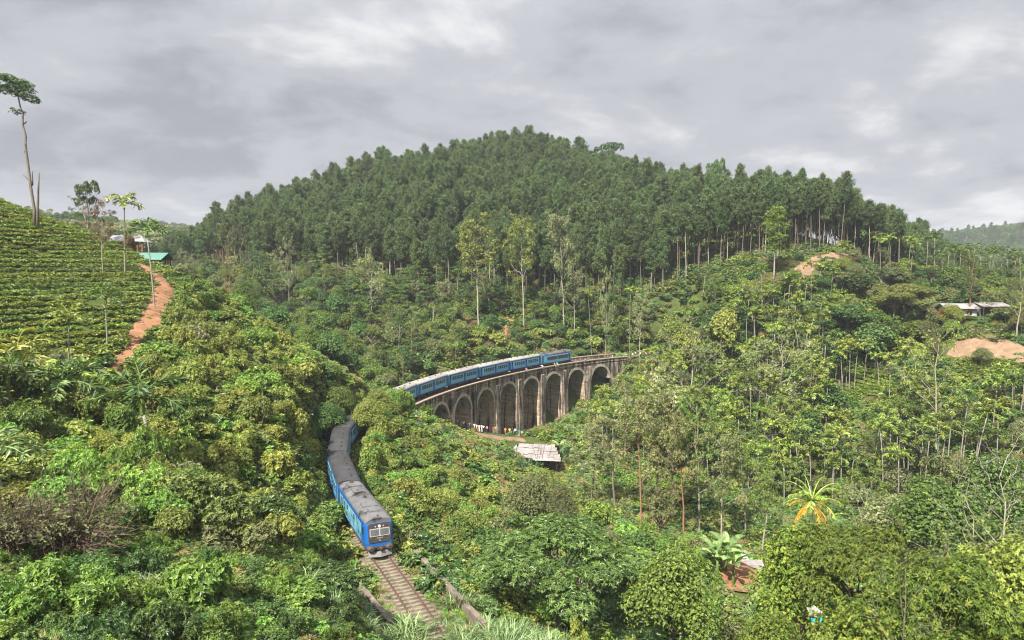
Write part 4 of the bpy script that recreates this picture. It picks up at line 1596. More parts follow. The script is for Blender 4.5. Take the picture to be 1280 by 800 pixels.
def build_train():
    sf = min(TRS, key=lambda s: abs(tpos(s)[1] - 68.4)) - 0.0
    se = s_at_px(715, 1.0, -1.4)
    n = int(round((se - sf) / 14.7))
    pitch = (se - sf) / n
    coach = proto_coach()
    words_ = ['nearest blue carriage with dark sooty roof, coupled behind the leading power car',
              'second dark roofed carriage behind the leading power car, between the bushes',
              'third dark roofed carriage, where the train goes behind the yellow green knoll',
              'carriage mostly hidden behind the knoll, nearer its left end',
              'pale roofed carriage half hidden behind the top of the knoll, before the viaduct',
              'blue carriage first onto the viaduct above the smallest arches',
              'blue carriage above the third and fourth arches of the viaduct',
              'blue carriage in the middle of the viaduct, third from the far power car',
              'blue carriage on the viaduct, second from the far power car',
              'blue carriage coupled to the far power car on the viaduct', 'blue carriage on the curve', 'blue carriage of the train']
    words_ = words_[:3] + words_[3:][-(n - 5):] if n - 2 < 10 else words_
    W = words_[:10]
    W = W[:n - 2 - 5] + W[-5:] if n - 2 <= 10 else words_
    first = True
    dark = None
    for k in range(n):
        sc = sf + pitch * (k + 0.5)
        a, b = tpos(sc - pitch * 0.38), tpos(sc + pitch * 0.38)
        d = unit(a - b)                                        # the train points down the line, towards the camera
        p = (a + b) / 2
        if k == 0:
            o = power_car('mural')
            tag(o, 'leading blue power car with charcoal face and grey roof, nearest on the rails', 'train')
        elif k == n - 1:
            o = power_car('grille')
            d = -d
            tag(o, 'rear blue power car with long dark side grilles at the far end of the viaduct', 'train')
        else:
            o = coach if first else copy_tree(coach)
            first = False
            tag(o, W[min(k - 1, len(W) - 1)], 'train carriage', 'blue carriages of the train')
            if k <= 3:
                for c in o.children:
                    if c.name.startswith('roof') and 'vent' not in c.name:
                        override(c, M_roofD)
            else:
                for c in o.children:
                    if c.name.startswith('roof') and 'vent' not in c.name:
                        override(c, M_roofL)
        place(o, p, 0.0, d)


build_train()

# ------------------------------------------------------------------ the air
def build_haze():
    m, N, L, out = mat_base('haze_air')
    v = N.new('ShaderNodeVolumePrincipled')
    v.inputs['Color'].default_value = (0.86, 0.92, 1.0, 1)
    v.inputs['Density'].default_value = HAZE
    v.inputs['Anisotropy'].default_value = 0.2
    L.new(v.outputs[0], out.inputs['Volume'])
    mb = MB()
    mb.box((GX[0] - 60, GY[0] - 60, float(GZ.min()) - 1.0), (GX[-1] + 60, GY[-1] + 60, max(float(GZ.max()) + 30, 125)))
    tag(mb.build('haze', m), kind='stuff')


HAZE = 0.00019
build_haze()

# ------------------------------------------------------------------ buildings
M_metal = M_surface('grey_metal_sheet', [(0.3, (0.20, 0.195, 0.195)), (0.7, (0.34, 0.33, 0.33))], 0.8, 0.45, 5, stretch=(6, 0.4, 1), stops2=(0.6, 0.8, (0.26, 0.20, 0.16)), scale2=0.5)
M_green = M_surface('green_metal_sheet', [(0.3, (0.055, 0.15, 0.12)), (0.7, (0.12, 0.24, 0.20))], 0.8, 0.45, 5, stretch=(6, 0.4, 1), stops2=(0.62, 0.8, (0.25, 0.30, 0.26)), scale2=0.6)
M_redwall = M_surface('red_brown_wall', [(0.3, (0.11, 0.040, 0.028)), (0.7, (0.19, 0.075, 0.050))], 1.5, 0.85)
M_plaster = M_surface('weathered_plaster', [(0.3, (0.28, 0.29, 0.29)), (0.7, (0.42, 0.42, 0.41))], 0.9, 0.85, 6, stops2=(0.62, 0.78, (0.24, 0.22, 0.19)), scale2=0.8)
M_wood = M_surface('dark_timber', [(0.3, (0.040, 0.028, 0.021)), (0.7, (0.095, 0.066, 0.046))], 2, 0.85, stretch=(1, 1, 0.2))
M_weath = M_surface('bleached_roof_sheets', [(0.25, (0.10, 0.085, 0.078)), (0.5, (0.21, 0.195, 0.19)), (0.75, (0.37, 0.355, 0.355))], 0.9, 0.85, 8, stretch=(0.35, 1.6, 1), stops2=(0.58, 0.70, (0.13, 0.10, 0.085)), scale2=0.8)
M_redpaint = M_plain('red_paint', (0.30, 0.050, 0.034), 0.7)
M_cyan = M_plain('cyan_cloth', (0.02, 0.42, 0.52), 0.7)
M_dark = M_plain('opening_shade_paint', (0.018, 0.016, 0.015), 0.9)


def slab_roof(mb, x0, x1, y0, y1, z0, z1, th=0.08, over=0.0, sheets=1, jit=0.0):
    """A roof slope from the eave (y0, z0) to the ridge (y1, z1), made of side by side sheets."""
    xs = np.linspace(x0, x1, sheets + 1)
    for a, b in zip(xs[:-1], xs[1:]):
        dz = random.uniform(-jit, jit)
        e = random.uniform(-jit, jit) * 3
        v = [(a, y0 - e, z0 + dz), (b - 0.01, y0 - e, z0 + dz), (b - 0.01, y1, z1 + dz), (a, y1, z1 + dz)]
        mb.add(v + [(x, y, z + th) for x, y, z in v], [(3, 2, 1, 0), (4, 5, 6, 7), (0, 1, 5, 4), (1, 2, 6, 5), (2, 3, 7, 6), (3, 0, 4, 7)])


def part_box(name, lo, hi, mat, parent):
    mb = MB()
    mb.box(lo, hi)
    return mb.build(name, mat, parent)


def build_left_house():
    p = at_depth(156, 302, 158)
    r = tag(empty('house', (p[0], p[1], p[2] - 2.6), 0.1), 'small house with light grey metal roof and red brown walls above the tea slope', 'house')
    part_box('wall', (-2.9, -1.6, -1.5), (1.9, 2.6, 2.5), M_redwall, r)
    part_box('plaster_wall', (-3.9, -1.75, -1.5), (-1.6, -1.62, 2.3), M_plaster, r)
    d = part_box('window', (-1.2, -1.66, 0.9), (-0.2, -1.60, 1.9), M_win, r)
    for x in (3.2, 4.2):
        part_box('post', (x, -1.9, -1.5), (x + 0.34, -1.56, 2.6), M_redwall, r)
    mb = MB()
    slab_roof(mb, -5.2, 3.3, -2.4, 0.6, 2.55, 3.9, sheets=9)
    slab_roof(mb, -5.2, 3.3, 3.6, 0.6, 2.55, 3.9, sheets=9)
    mb.add([(3.3, -2.4, 2.6), (5.0, -2.0, 2.5), (4.7, 3.2, 2.5), (3.3, 3.6, 2.6), (3.3, 0.6, 3.98)], t=[(0, 1, 4), (1, 2, 4), (2, 3, 4)])
    mb.build('roof', M_metal, r)


def build_left_shed():
    p = at_depth(183, 321, 141)
    r = tag(empty('shed', (p[0], p[1], p[2] - 2.6), 0.05), 'open sided shed under a green metal roof at the head of the orange dirt path', 'shed')
    mb = MB()
    slab_roof(mb, -3.5, 3.7, -2.1, 1.5, 1.95, 3.35, sheets=8)
    slab_roof(mb, -3.5, 3.7, 4.0, 1.5, 1.95, 3.35, sheets=8)
    mb.build('roof', M_green, r)
    for x in (-3.0, 0.2, 2.2, 3.2):
        for y in (-1.7, 3.4):
            part_box('post', (x - 0.09, y - 0.09, -2.5), (x + 0.09, y + 0.09, 2.15), M_wood, r)
    part_box('back_wall', (-3.0, 3.1, -2.0), (1.6, 3.2, 1.9), M_wood, r)


def build_right_house():
    p = at_depth(1216, 396, 186)
    r = tag(empty('house', (p[0], p[1], p[2]), -0.06), 'low whitewashed house with a red door end and dark veranda among hillside trees', 'house')
    part_box('wall', (-5.6, 0.0, -2.5), (1.0, 4.0, 2.2), M_plaster, r)
    part_box('wall', (1.9, 0.5, -2.5), (8.2, 4.5, 2.9), M_plaster, r)
    part_box('red_panel', (-6.7, -0.1, -0.4), (-5.7, 3.8, 1.5), M_redpaint, r)
    part_box('veranda_shade_panel', (2.2, 0.44, -0.1), (7.6, 0.52, 2.2), M_dark, r)  # flat dark slab on the wall, the veranda's shade painted as colour
    for x in (2.0, 3.9, 5.9, 7.9):
        part_box('post', (x - 0.1, -1.2, -2.5), (x + 0.1, -1.0, 2.5), M_wood, r)
    for x in (-4.4, -1.4):
        part_box('window', (x, -0.05, 0.5), (x + 1.1, 0.02, 1.5), M_win, r)
    mb = MB()
    slab_roof(mb, -7.4, 1.4, -1.0, 2.2, 2.15, 3.3, sheets=8, jit=0.02)
    slab_roof(mb, -7.4, 1.4, 5.0, 2.2, 2.15, 3.3, sheets=8, jit=0.02)
    mb.build('roof', M_metal, r)
    mb = MB()
    slab_roof(mb, 1.5, 9.0, -1.4, 2.6, 2.75, 3.6, sheets=7, jit=0.02)
    slab_roof(mb, 1.5, 9.0, 5.4, 2.6, 2.75, 3.6, sheets=7, jit=0.02)
    mb.build('roof', M_weath, r)


def build_hut():
    p = at_depth(672, 566, 150)
    r = tag(empty('hut', (p[0], p[1], p[2] - 1.7), -0.10), 'hut under a wide bleached patched sheet roof in the valley below the viaduct', 'hut')
    mb = MB()
    for k in range(5):                                         # overlapping courses of uneven sheets
        f0, f1 = k / 5 - 0.02, (k + 1) / 5 + 0.03
        y0, y1 = -2.4 + 4.4 * f0, -2.4 + 4.4 * f1
        z0, z1 = 0.75 + 2.0 * f0 + 0.05 * k, 0.75 + 2.0 * f1 + 0.05 * k
        slab_roof(mb, -4.6 + 0.35 * k * 0.3 + random.uniform(-.3, .3), 5.0 - 0.30 * k + random.uniform(-.4, .4), y0, y1, z0, z1, 0.05, sheets=7, jit=0.07)
    mb.build('roof', M_weath, r)
    mb = MB()
    slab_roof(mb, -4.6, 4.6, 5.2, 2.0, 0.9, 2.95, 0.05, sheets=6, jit=0.05)
    mb.build('roof', M_weath, r)
    mb = MB()
    mb.add([(-4.7, 2.0, 2.95), (-6.9, 0.6, 0.4), (-5.9, -1.6, -0.3), (-4.5, -2.4, 0.75), (-4.65, 2.1, 3.0), (-6.95, 0.65, 0.46), (-5.9, -1.7, -0.22), (-4.5, -2.5, 0.80)], [(0, 1, 2, 3), (7, 6, 5, 4), (0, 4, 5, 1), (1, 5, 6, 2), (2, 6, 7, 3)])
    mb.build('lean_to_roof', M_weath, r)
    part_box('wall', (-4.2, 0.2, -2.2), (4.4, 3.6, 1.5), M_wood, r)
    for x in (-4.2, -1.6, 1.2, 4.2):
        mb = MB()
        mb.tube([(x, -2.1, -1.5), (x + 0.1, -2.1, 0.95)], 0.07, 6)
        mb.build('post', M_wood, r)
    mb = MB()
    for i in range(6):
        a = random.uniform(-4, 4)
        mb.tube([(a, -2.2, 1.0), (a + random.uniform(-1.2, 1.2), 1.6, 2.9)], 0.05, 5)
    mb.build('roof_pole', BARK['grey'], r)


def build_hill_shack():
    p = at_depth(634, 389, 240)
    r = tag(empty('shack', (p[0], p[1], p[2] - 1.6)), 'tiny dark open shack on a cleared orange terrace below the pine hill', 'shack')
    mb = MB()
    slab_roof(mb, -2.6, 2.6, -1.5, 1.5, 1.9, 2.4, sheets=4, jit=0.03)
    mb.build('roof', M_wood, r)
    for x in (-2.3, 0, 2.3):
        for y in (-1.3, 1.3):
            part_box('post', (x - 0.08, y - 0.08, -2.0), (x + 0.08, y + 0.08, 2.0), M_wood, r)
    part_box('wall', (-2.3, 1.1, -1.0), (2.3, 1.2, 1.6), M_redwall, r)


def build_valley_shacks():
    for (px, py, Y, w, mat, lab) in ((921, 704, 95, 3.6, M_metal, 'shack with a pale grey sheet roof at the top of the orange slip'),
                                     (938, 712, 91, 3.8, M_weath, 'brown grey roofed shack beside the orange slip, right of the pale one')):
        p = at_depth(px, py, Y)
        r = tag(empty('shack', (p[0], p[1], p[2] - 1.7), random.uniform(-.2, .2)), lab, 'shack')
        part_box('wall', (-w / 2 + .2, -1.2, -2.2), (w / 2 - .2, 1.4, 1.7), M_plaster, r)
        part_box('door', (-0.4, -1.24, -0.6), (0.4, -1.19, 1.3), M_redpaint, r)
        mb = MB()
        slab_roof(mb, -w / 2, w / 2, -1.7, 1.6, 1.5, 2.3, sheets=5, jit=0.05)
        mb.build('roof', mat, r)
    p = at_depth(1018, 768, 54)
    r = tag(empty('shelter', (p[0], p[1], p[2] - 0.5), 0.3), 'makeshift shelter of silvery sheets with cyan cloth hanging below, half hidden by leaves', 'shelter')
    for x, y, z, w, l, tx, ty in ((-0.35, 0, 0.75, 0.7, 0.75, 0.75, 0.35), (0.25, 0.15, 0.62, 0.65, 0.8, 0.55, -0.55), (0.05, -0.2, 0.9, 0.5, 0.55, 0.3, 0.2)):
        mb = MB()
        n = 6
        u = np.linspace(-.5, .5, n)
        M4 = Matrix.Translation((x, y, z)) @ Euler((tx, ty, 0.2)).to_matrix().to_4x4()
        v = [M4 @ Vector((a_ * w, b_ * l, 0.05 * float(fbm(a_ * 5 + x * 9, b_ * 5, 31)) * 4)) for b_ in u for a_ in u]
        mb.add([tuple(q) for q in v], [(j * n + i, j * n + i + 1, (j + 1) * n + i + 1, (j + 1) * n + i) for j in range(n - 1) for i in range(n - 1)])
        mb.build('roof_sheet', M_metal, r)
    mb = MB()
    mb.tube([(0.1, 0.1, -7), (0.05, 0.05, -1.5), (0.12, 0.0, 0.75)], [0.13, 0.11, 0.08], 7)
    mb.build('post', BARK['brown'], r)
    for x, w in ((-0.55, 0.34), (0.28, 0.30), (0.42, 0.18)):
        mb = MB()
        n = 7
        xs = np.linspace(0, w, n)
        v = [(x + a_ + 0.05 * math.sin(z * 9), -0.25 + 0.05 * math.sin(a_ * 30), z) for z in (0.42, 0.22, 0.0 - 0.1 * w) for a_ in xs]
        mb.add(v, [(k * n + i, k * n + i + 1, (k + 1) * n + i + 1, (k + 1) * n + i) for k in range(2) for i in range(n - 1)])
        mb.build('cloth', M_cyan, r)


build_left_house()
build_left_shed()
build_right_house()
build_hut()
build_hill_shack()
build_valley_shacks()


# ------------------------------------------------------------------ people
def person_mesh(pose):
    V = {'hip': (0, 0, .92), 'waist': (0, 0, 1.08), 'chest': (0, .01, 1.28), 'neck': (0, 0, 1.45), 'head0': (0, .02, 1.55), 'head1': (0, .02, 1.66)}
    rad = {'hip': .13, 'waist': .12, 'chest': .145, 'neck': .055, 'head0': .085, 'head1': .09}
    E_ = [('hip', 'waist'), ('waist', 'chest'), ('chest', 'neck'), ('neck', 'head0'), ('head0', 'head1')]
    fwd = {'stand': (0, 0), 'stride': (.2, -.2), 'photo': (.04, -.05), 'sit': (.42, .42)}[pose]
    for sg, nm in ((1, 'r'), (-1, 'l')):
        f = fwd[0] if sg == 1 else fwd[1]
        if pose == 'sit':
            V[nm + 'knee'], V[nm + 'foot'], V[nm + 'toe'] = (sg * .11, .40, .90), (sg * .11, .42, .48), (sg * .11, .56, .44)
        else:
            V[nm + 'knee'], V[nm + 'foot'], V[nm + 'toe'] = (sg * .10, f * .6 + .03, .50), (sg * .11, f, .07), (sg * .12, f + .15, .04)
        V[nm + 'sho'] = (sg * .19, 0, 1.38)
        if pose == 'photo':
            V[nm + 'elb'], V[nm + 'hand'] = (sg * .26, .14, 1.18), (sg * .10, .33, 1.42)
        elif pose == 'sit':
            V[nm + 'elb'], V[nm + 'hand'] = (sg * .26, .10, 1.14), (sg * .16, .32, 1.02)
        else:
            V[nm + 'elb'], V[nm + 'hand'] = (sg * .25, -.03 - f * .3, 1.12), (sg * .25, .08 - f * .5, .86)
        rad.update({nm + 'knee': .07, nm + 'foot': .05, nm + 'toe': .04, nm + 'sho': .065, nm + 'elb': .045, nm + 'hand': .035})
        E_ += [('hip', nm + 'knee'), (nm + 'knee', nm + 'foot'), (nm + 'foot', nm + 'toe'), ('chest', nm + 'sho'), (nm + 'sho', nm + 'elb'), (nm + 'elb', nm + 'hand')]
    keys = list(V)
    me = bpy.data.meshes.new('body')
    me.from_pydata([V[k] for k in keys], [(keys.index(a), keys.index(b)) for a, b in E_], [])
    o = bpy.data.objects.new('body', me)
    C.objects.link(o)
    sk = o.modifiers.new('skin', 'SKIN')
    if not me.skin_vertices:
        me.skin_vertices.new()
    for i, k in enumerate(keys):
        me.skin_vertices[0].data[i].radius = (rad[k], rad[k])
        me.skin_vertices[0].data[i].use_root = (k == 'hip')
    sb = o.modifiers.new('sub', 'SUBSURF')
    sb.levels = sb.render_levels = 1
    dg = bpy.context.evaluated_depsgraph_get()
    out = bpy.data.meshes.new_from_object(o.evaluated_get(dg))
    bpy.data.objects.remove(o)
    out.materials.clear()
    for m in (M_skin, M_skin, M_skin, M_skin):
        out.materials.append(m)
    for p in out.polygons:
        c = p.center
        arm = abs(c.x) > 0.215
        if c.z > 1.62 or (c.z > 1.52 and c.y < 0.0):
            p.material_index = 3
        elif c.z > 1.44:
            p.material_index = 2
        elif pose == 'photo' and c.y > 0.17 or (arm and c.z < 1.12 and pose != 'photo'):
            p.material_index = 2
        elif c.z > (0.98 if pose != 'sit' else 1.02):
            p.material_index = 0
        elif c.z < 0.12 and pose != 'sit':
            p.material_index = 3
        else:
            p.material_index = 1
        p.use_smooth = True
    out.name = 'body'
    return out


M_skin = M_plain('skin', (0.26, 0.14, 0.09), 0.6)
M_hair = M_plain('black_hair', (0.012, 0.010, 0.009), 0.6)
CLOTH = {k: M_plain(k.replace(' ', '_') + '_cloth', c, 0.85) for k, c in {
    'white': (0.75, 0.75, 0.74), 'red': (0.62, 0.06, 0.04), 'orange': (0.70, 0.25, 0.06), 'teal': (0.02, 0.28, 0.40), 'navy': (0.03, 0.05, 0.14), 'black': (0.02, 0.02, 0.022),
    'grey': (0.28, 0.28, 0.29), 'khaki': (0.32, 0.25, 0.15), 'lilac': (0.45, 0.36, 0.62), 'yellow': (0.68, 0.50, 0.07), 'pink': (0.70, 0.30, 0.32), 'green': (0.10, 0.24, 0.08),
    'sky blue': (0.25, 0.48, 0.72), 'denim': (0.07, 0.12, 0.24), 'cream': (0.62, 0.55, 0.42), 'brown': (0.13, 0.07, 0.04)}.items()}
POSE = {k: person_mesh(k) for k in ('stand', 'stride', 'photo', 'sit')}


def person(x, y, z, rz, pose, top, legs, label, group, h=1.0):
    o = bpy.data.objects.new('person', POSE[pose])
    C.objects.link(o)
    o.location = (x, y, z)
    o.rotation_euler = (0, 0, rz)
    o.scale = (h, h, h)
    for i, m in enumerate((CLOTH[top], CLOTH[legs], M_skin, M_hair)):
        override(o, m, i)
    return tag(o, label, 'person', group)


def build_people():
    rnd = random.Random(5)
    under = [(564, 529, 'white', 'grey'), (566.8, 531, 'lilac', 'cream'), (572, 535, 'lilac', 'denim'), (577, 537, 'green', 'khaki'), (579.5, 537.5, 'cream', 'brown'), (582.5, 538, 'navy', 'navy'), (587, 539.5, 'brown', 'navy'),
             (593.2, 540.5, 'white', 'khaki'), (595.8, 541, 'white', 'orange'), (599, 542, 'cream', 'white'), (602, 542.3, 'white', 'white'), (604.2, 542.6, 'white', 'black'), (609, 543, 'pink', 'black'), (612, 542, 'sky blue', 'denim'),
             (616.8, 543.5, 'red', 'grey'), (619.2, 543.2, 'orange', 'green'), (623, 543.5, 'navy', 'black'), (627.6, 544, 'teal', 'black'), (631.6, 545.5, 'orange', 'khaki'), (637, 546, 'yellow', 'green'), (640.5, 545.4, 'black', 'black'),
             (644, 545.5, 'white', 'navy'), (649.3, 548, 'teal', 'grey'), (652.4, 549, 'pink', 'brown')]
    n = len(under)
    for i, (px, py, a, b) in enumerate(under):
        p = hit(px, py - 1.0, 120, 200)
        near = f' next to {under[i + 1][2]} top' if i < n - 1 else ' last before the hut'
        person(p[0], p[1], float(H(p[0], p[1])) + 0.16, rnd.uniform(-0.9, 0.9), rnd.choice(['stand', 'photo', 'stand', 'stride']), a, b,
               f'person in {a} top, {b} trousers, under the arches{near}', 'people on the path under the viaduct', rnd.uniform(1.04, 1.14))
    far = [('white', 'navy'), ('white', 'black'), ('pink', 'navy'), ('white', 'denim'), ('red', 'navy'), ('white', 'grey'), ('red', 'black'), ('cream', 'navy'), ('pink', 'black'), ('white', 'brown'), ('navy', 'black'), ('cream', 'black'), ('sky blue', 'navy'), ('grey', 'black')]
    se = BR1 + 1
    for i, (a, b) in enumerate(far):
        s = se + 0.62 * i + rnd.uniform(-.2, .2)
        p = toff(s, rnd.uniform(-2.3, -0.4))
        person(p[0], p[1], -0.32 if s > BR1 else -0.42, rnd.uniform(2.2, 4.2), rnd.choice(['stand', 'photo', 'stride']), a, b,
               f'person in {a} top and {b} trousers in the crowd at the far viaduct end', 'people on the track beyond the viaduct', rnd.uniform(0.95, 1.06))
    deck = [(678, 'sit', 'white', 'denim', 'person in white sitting on the parapet beside the last carriage'), (693.5, 'sit', 'orange', 'khaki', 'person in orange sitting on the parapet beside the rear power car'),
            (696.5, 'sit', 'sky blue', 'grey', 'person in sky blue sitting on the parapet beside the rear power car'), (658, 'sit', 'pink', 'denim', 'person in pink sitting on the parapet beside a blue carriage'),
            (732, 'sit', 'grey', 'navy', 'person in grey sitting on the parapet just past the rear power car'), (763, 'stand', 'sky blue', 'white', 'person in sky blue standing on the viaduct ahead of the train'),
            (779, 'stand', 'grey', 'black', 'person in grey standing on the viaduct near its far end'), (782, 'photo', 'cream', 'grey', 'person in cream standing on the viaduct near its far end'), (790, 'stand', 'white', 'khaki', 'person in white standing where the viaduct meets the bank')]
    for px, pose, a, b, lab in deck:
        s = s_at_px(px, 0.5, -FW if pose == 'sit' else -1.2)
        d = tdir(s)
        if pose == 'sit':
            p = toff(s, -FW + 0.10)
            person(p[0], p[1], -0.24, math.atan2(-d[1], -d[0]), pose, a, b, lab, 'people on the viaduct')
        else:
            p = toff(s, -2.4 if px < 770 else -1.6)
            person(p[0], p[1], -0.42, rnd.uniform(2, 4), pose, a, b, lab, 'people on the viaduct')


build_people()

# ------------------------------------------------------------------ planting
KEEP_OUT = [(o.location.x, o.location.y - 6.5, 7.2) for o in S.objects if o.get('group') == 'people on the path under the viaduct']                                      # (x, y, r): buildings and people keep their ground clear
for o in list(S.objects):
    if o.parent is None and o.get('category') in ('house', 'shed', 'hut', 'shack', 'shelter'):
        KEEP_OUT.append((o.location.x, o.location.y, 5.5 if o.get('category') == 'house' else 4.2 if o.get('category') == 'hut' else 2.6))


KEEP_TALL = []                                     # views over a clearing: nothing taller than weeds
GRASSY = [(922, 366), (955, 338), (1002, 320), (1058, 312), (1078, 320), (1020, 336), (990, 352), (985, 366), (955, 378)]
for a_, b_, c_, r_k in ((945, 362, 222, 4.5), (965, 350, 226, 5), (985, 342, 229, 5), (1003, 334, 233, 5), (1030, 324, 238, 4.5), (1055, 319, 241, 4)):
    p = at_depth(a_, b_, c_)
    KEEP_OUT.append((p[0], c_, r_k))
for a_, b_, c_, r_k in ((1200, 447, 160, 5), (1225, 449, 160, 5), (1250, 452, 158, 5), (1272, 456, 156, 5), (1190, 446, 162, 4), (1062, 488, 172, 7), (1085, 490, 170, 7), (1062, 500, 158, 6), (1080, 502, 158, 6), (922, 720, 82, 3.0), (930, 745, 76, 3.0), (934, 765, 72, 2.5)):
    p = at_depth(a_, b_, c_)
    KEEP_TALL.append((p[0], c_, r_k))


def free(x, y, track=3.3, bare=0.3, deck=6.5, keep=True, tall=True):
    """Mask of points that are not on the railway, the paths or a building."""
    x, y = np.ravel(x), np.ravel(y)
    d, s = tnear(x, y)
    ok = np.where((s > BR0) & (s < BR1 - 4), d > deck, d > track)
    for pts, w in BARE:
        dd = np.min(np.hypot(x[:, None] - pts[None, :, 0], y[:, None] - pts[None, :, 1]), axis=1)
        ok &= dd > w * 0.9 + bare
    for a, b, r in (KEEP_OUT + (KEEP_TALL if tall else []) if keep else ()):
        ok &= np.hypot(x - a, y - b) > r
    return ok


def scatter_xy(poly, y0, y1, spacing, hgt=0.0, seed=1, x0=-230, x1=270):
    """Jittered grid over the land; POLY bounds where the foot of each plant lies."""
    r = np.random.default_rng(seed)
    gx, gy = np.meshgrid(np.arange(x0, x1, spacing), np.arange(y0, y1, spacing * 0.87))
    gx = gx + (np.arange(gx.shape[0])[:, None] % 2) * spacing * 0.5
    x = (gx + r.uniform(-.38, .38, gx.shape) * spacing).ravel()
    y = (gy + r.uniform(-.38, .38, gy.shape) * spacing).ravel()
    px, py, dep = project(x, y, H(x, y))
    m = (dep > 3) & in_poly(px, py, poly)
    return x[m], y[m]


def plant(name, loc, rz, sc, parts, label, cat, group, mats=None):
    """One plant: an empty at its foot with its parts; MATS overrides a part's material for this plant."""
    o = bpy.data.objects.new(name, None)
    C.objects.link(o)
    o.location = loc
    o.rotation_euler = (random.uniform(-.04, .04), random.uniform(-.04, .04), rz)
    o.scale = sc
    o['label'], o['category'] = label, cat
    if group:
        o['group'] = group
    for nm, me in parts:
        if me is None:
            continue
        c = bpy.data.objects.new(nm, me)
        C.objects.link(c)
        c.parent = o
        if mats and nm in mats:
            override(c, mats[nm])
    return o


def sits(x, y):
    return float(H(x, y))


def tree(kind, px, ptop, Y, wpx, leaf, bark, name, label, cat='tree', group=None, proto=None, base_drop=0.3):
    """A tree whose top stands at a given sight line and distance; its foot is on the ground below."""
    p = at_depth(px, ptop, Y)
    z = sits(p[0], Y)
    h = max(p[2] - z, 1.5)
    lib = {'round': (PT['round'], 9.4, 4.2), 'fineround': (PT['fineround'], 9.4, 4.2), 'umbrella': (PT['umbrella'], 8.6, 5.9), 'open': (PT['open'], 10, 4.3), 'slender': (PSL, 16, 3.6), 'bare': (PBARE, 13, 4.2), 'palebush': (PPALE, 13, 4.2), 'pine': (PP, 22.3, 2.5), 'tier': (PTIER, 16, 3.2)}
    ms, h0, r0 = lib[kind]
    me = ms[random.randrange(len(ms))] if proto is None else ms[proto]
    sz = h / h0
    sx = (wpx / 2 / FPX * Y) / r0 if wpx else sz
    return plant(name, (p[0], Y, z - base_drop), random.uniform(0, 6.28), (sx, sx, sz), [('trunk', me[0]), ('crown', me[1])], label, cat, group, {'trunk': BARK[bark], 'crown': LEAF[leaf]})


def uncrush(o, h):
    """Keep a palm's head its own shape whatever the length of its stem."""
    k = o.scale.x / o.scale.z
    for c in o.children:
        if c.name.startswith('crown'):
            c.scale.z = k
            c.location.z = h * (1 - k)


def palm(px, ptop, Y, label, group=None, proto=None, leaf='palm', crown=1.0, name='areca_palm'):
    p = at_depth(px, ptop, Y)
    z = sits(p[0], Y)
    i = random.randrange(5) if proto is None else proto
    h0 = 8.0 + 1.2 * i + 1.0 + 0.9 * crown
    sz = max(p[2] - z, 2.0) / h0
    sx = crown
    sz = max((p[2] - z - 1.7 * crown) / (8.0 + 1.2 * i), 0.12)
    o = plant(name, (p[0], Y, z - 0.2), random.uniform(0, 6.28), (sx, sx, sz), [('trunk', PAR[i][0]), ('crownshaft', PAR[i][1]), ('crown', PAR[i][2])], label, 'palm', group, {'crown': LEAF[leaf]})
    uncrush(o, 8.0 + 1.2 * i)
    return o


def bush(x, y, r, kind, leaf, label, group, hz=1.0, name='bush', z=None):
    f, s = random.choice(PB[kind])
    q = r * random.uniform(.9, 1.1)
    o = bpy.data.objects.new(name, f)
    C.objects.link(o)
    o.location = (x, y, (sits(x, y) if z is None else z) - 0.15 * r)
    o.rotation_euler = (random.uniform(-.12, .12), random.uniform(-.12, .12), random.uniform(0, 6.28))
    o.scale = (q, q * random.uniform(.9, 1.1), q * hz * random.uniform(.9, 1.15))
    override(o, LEAF[leaf])
    child('stem', s, o)
    return tag(o, label, 'bush', group)


# ---- single trees and palms that can be told apart
G_L = 'tall trees on the left skyline'


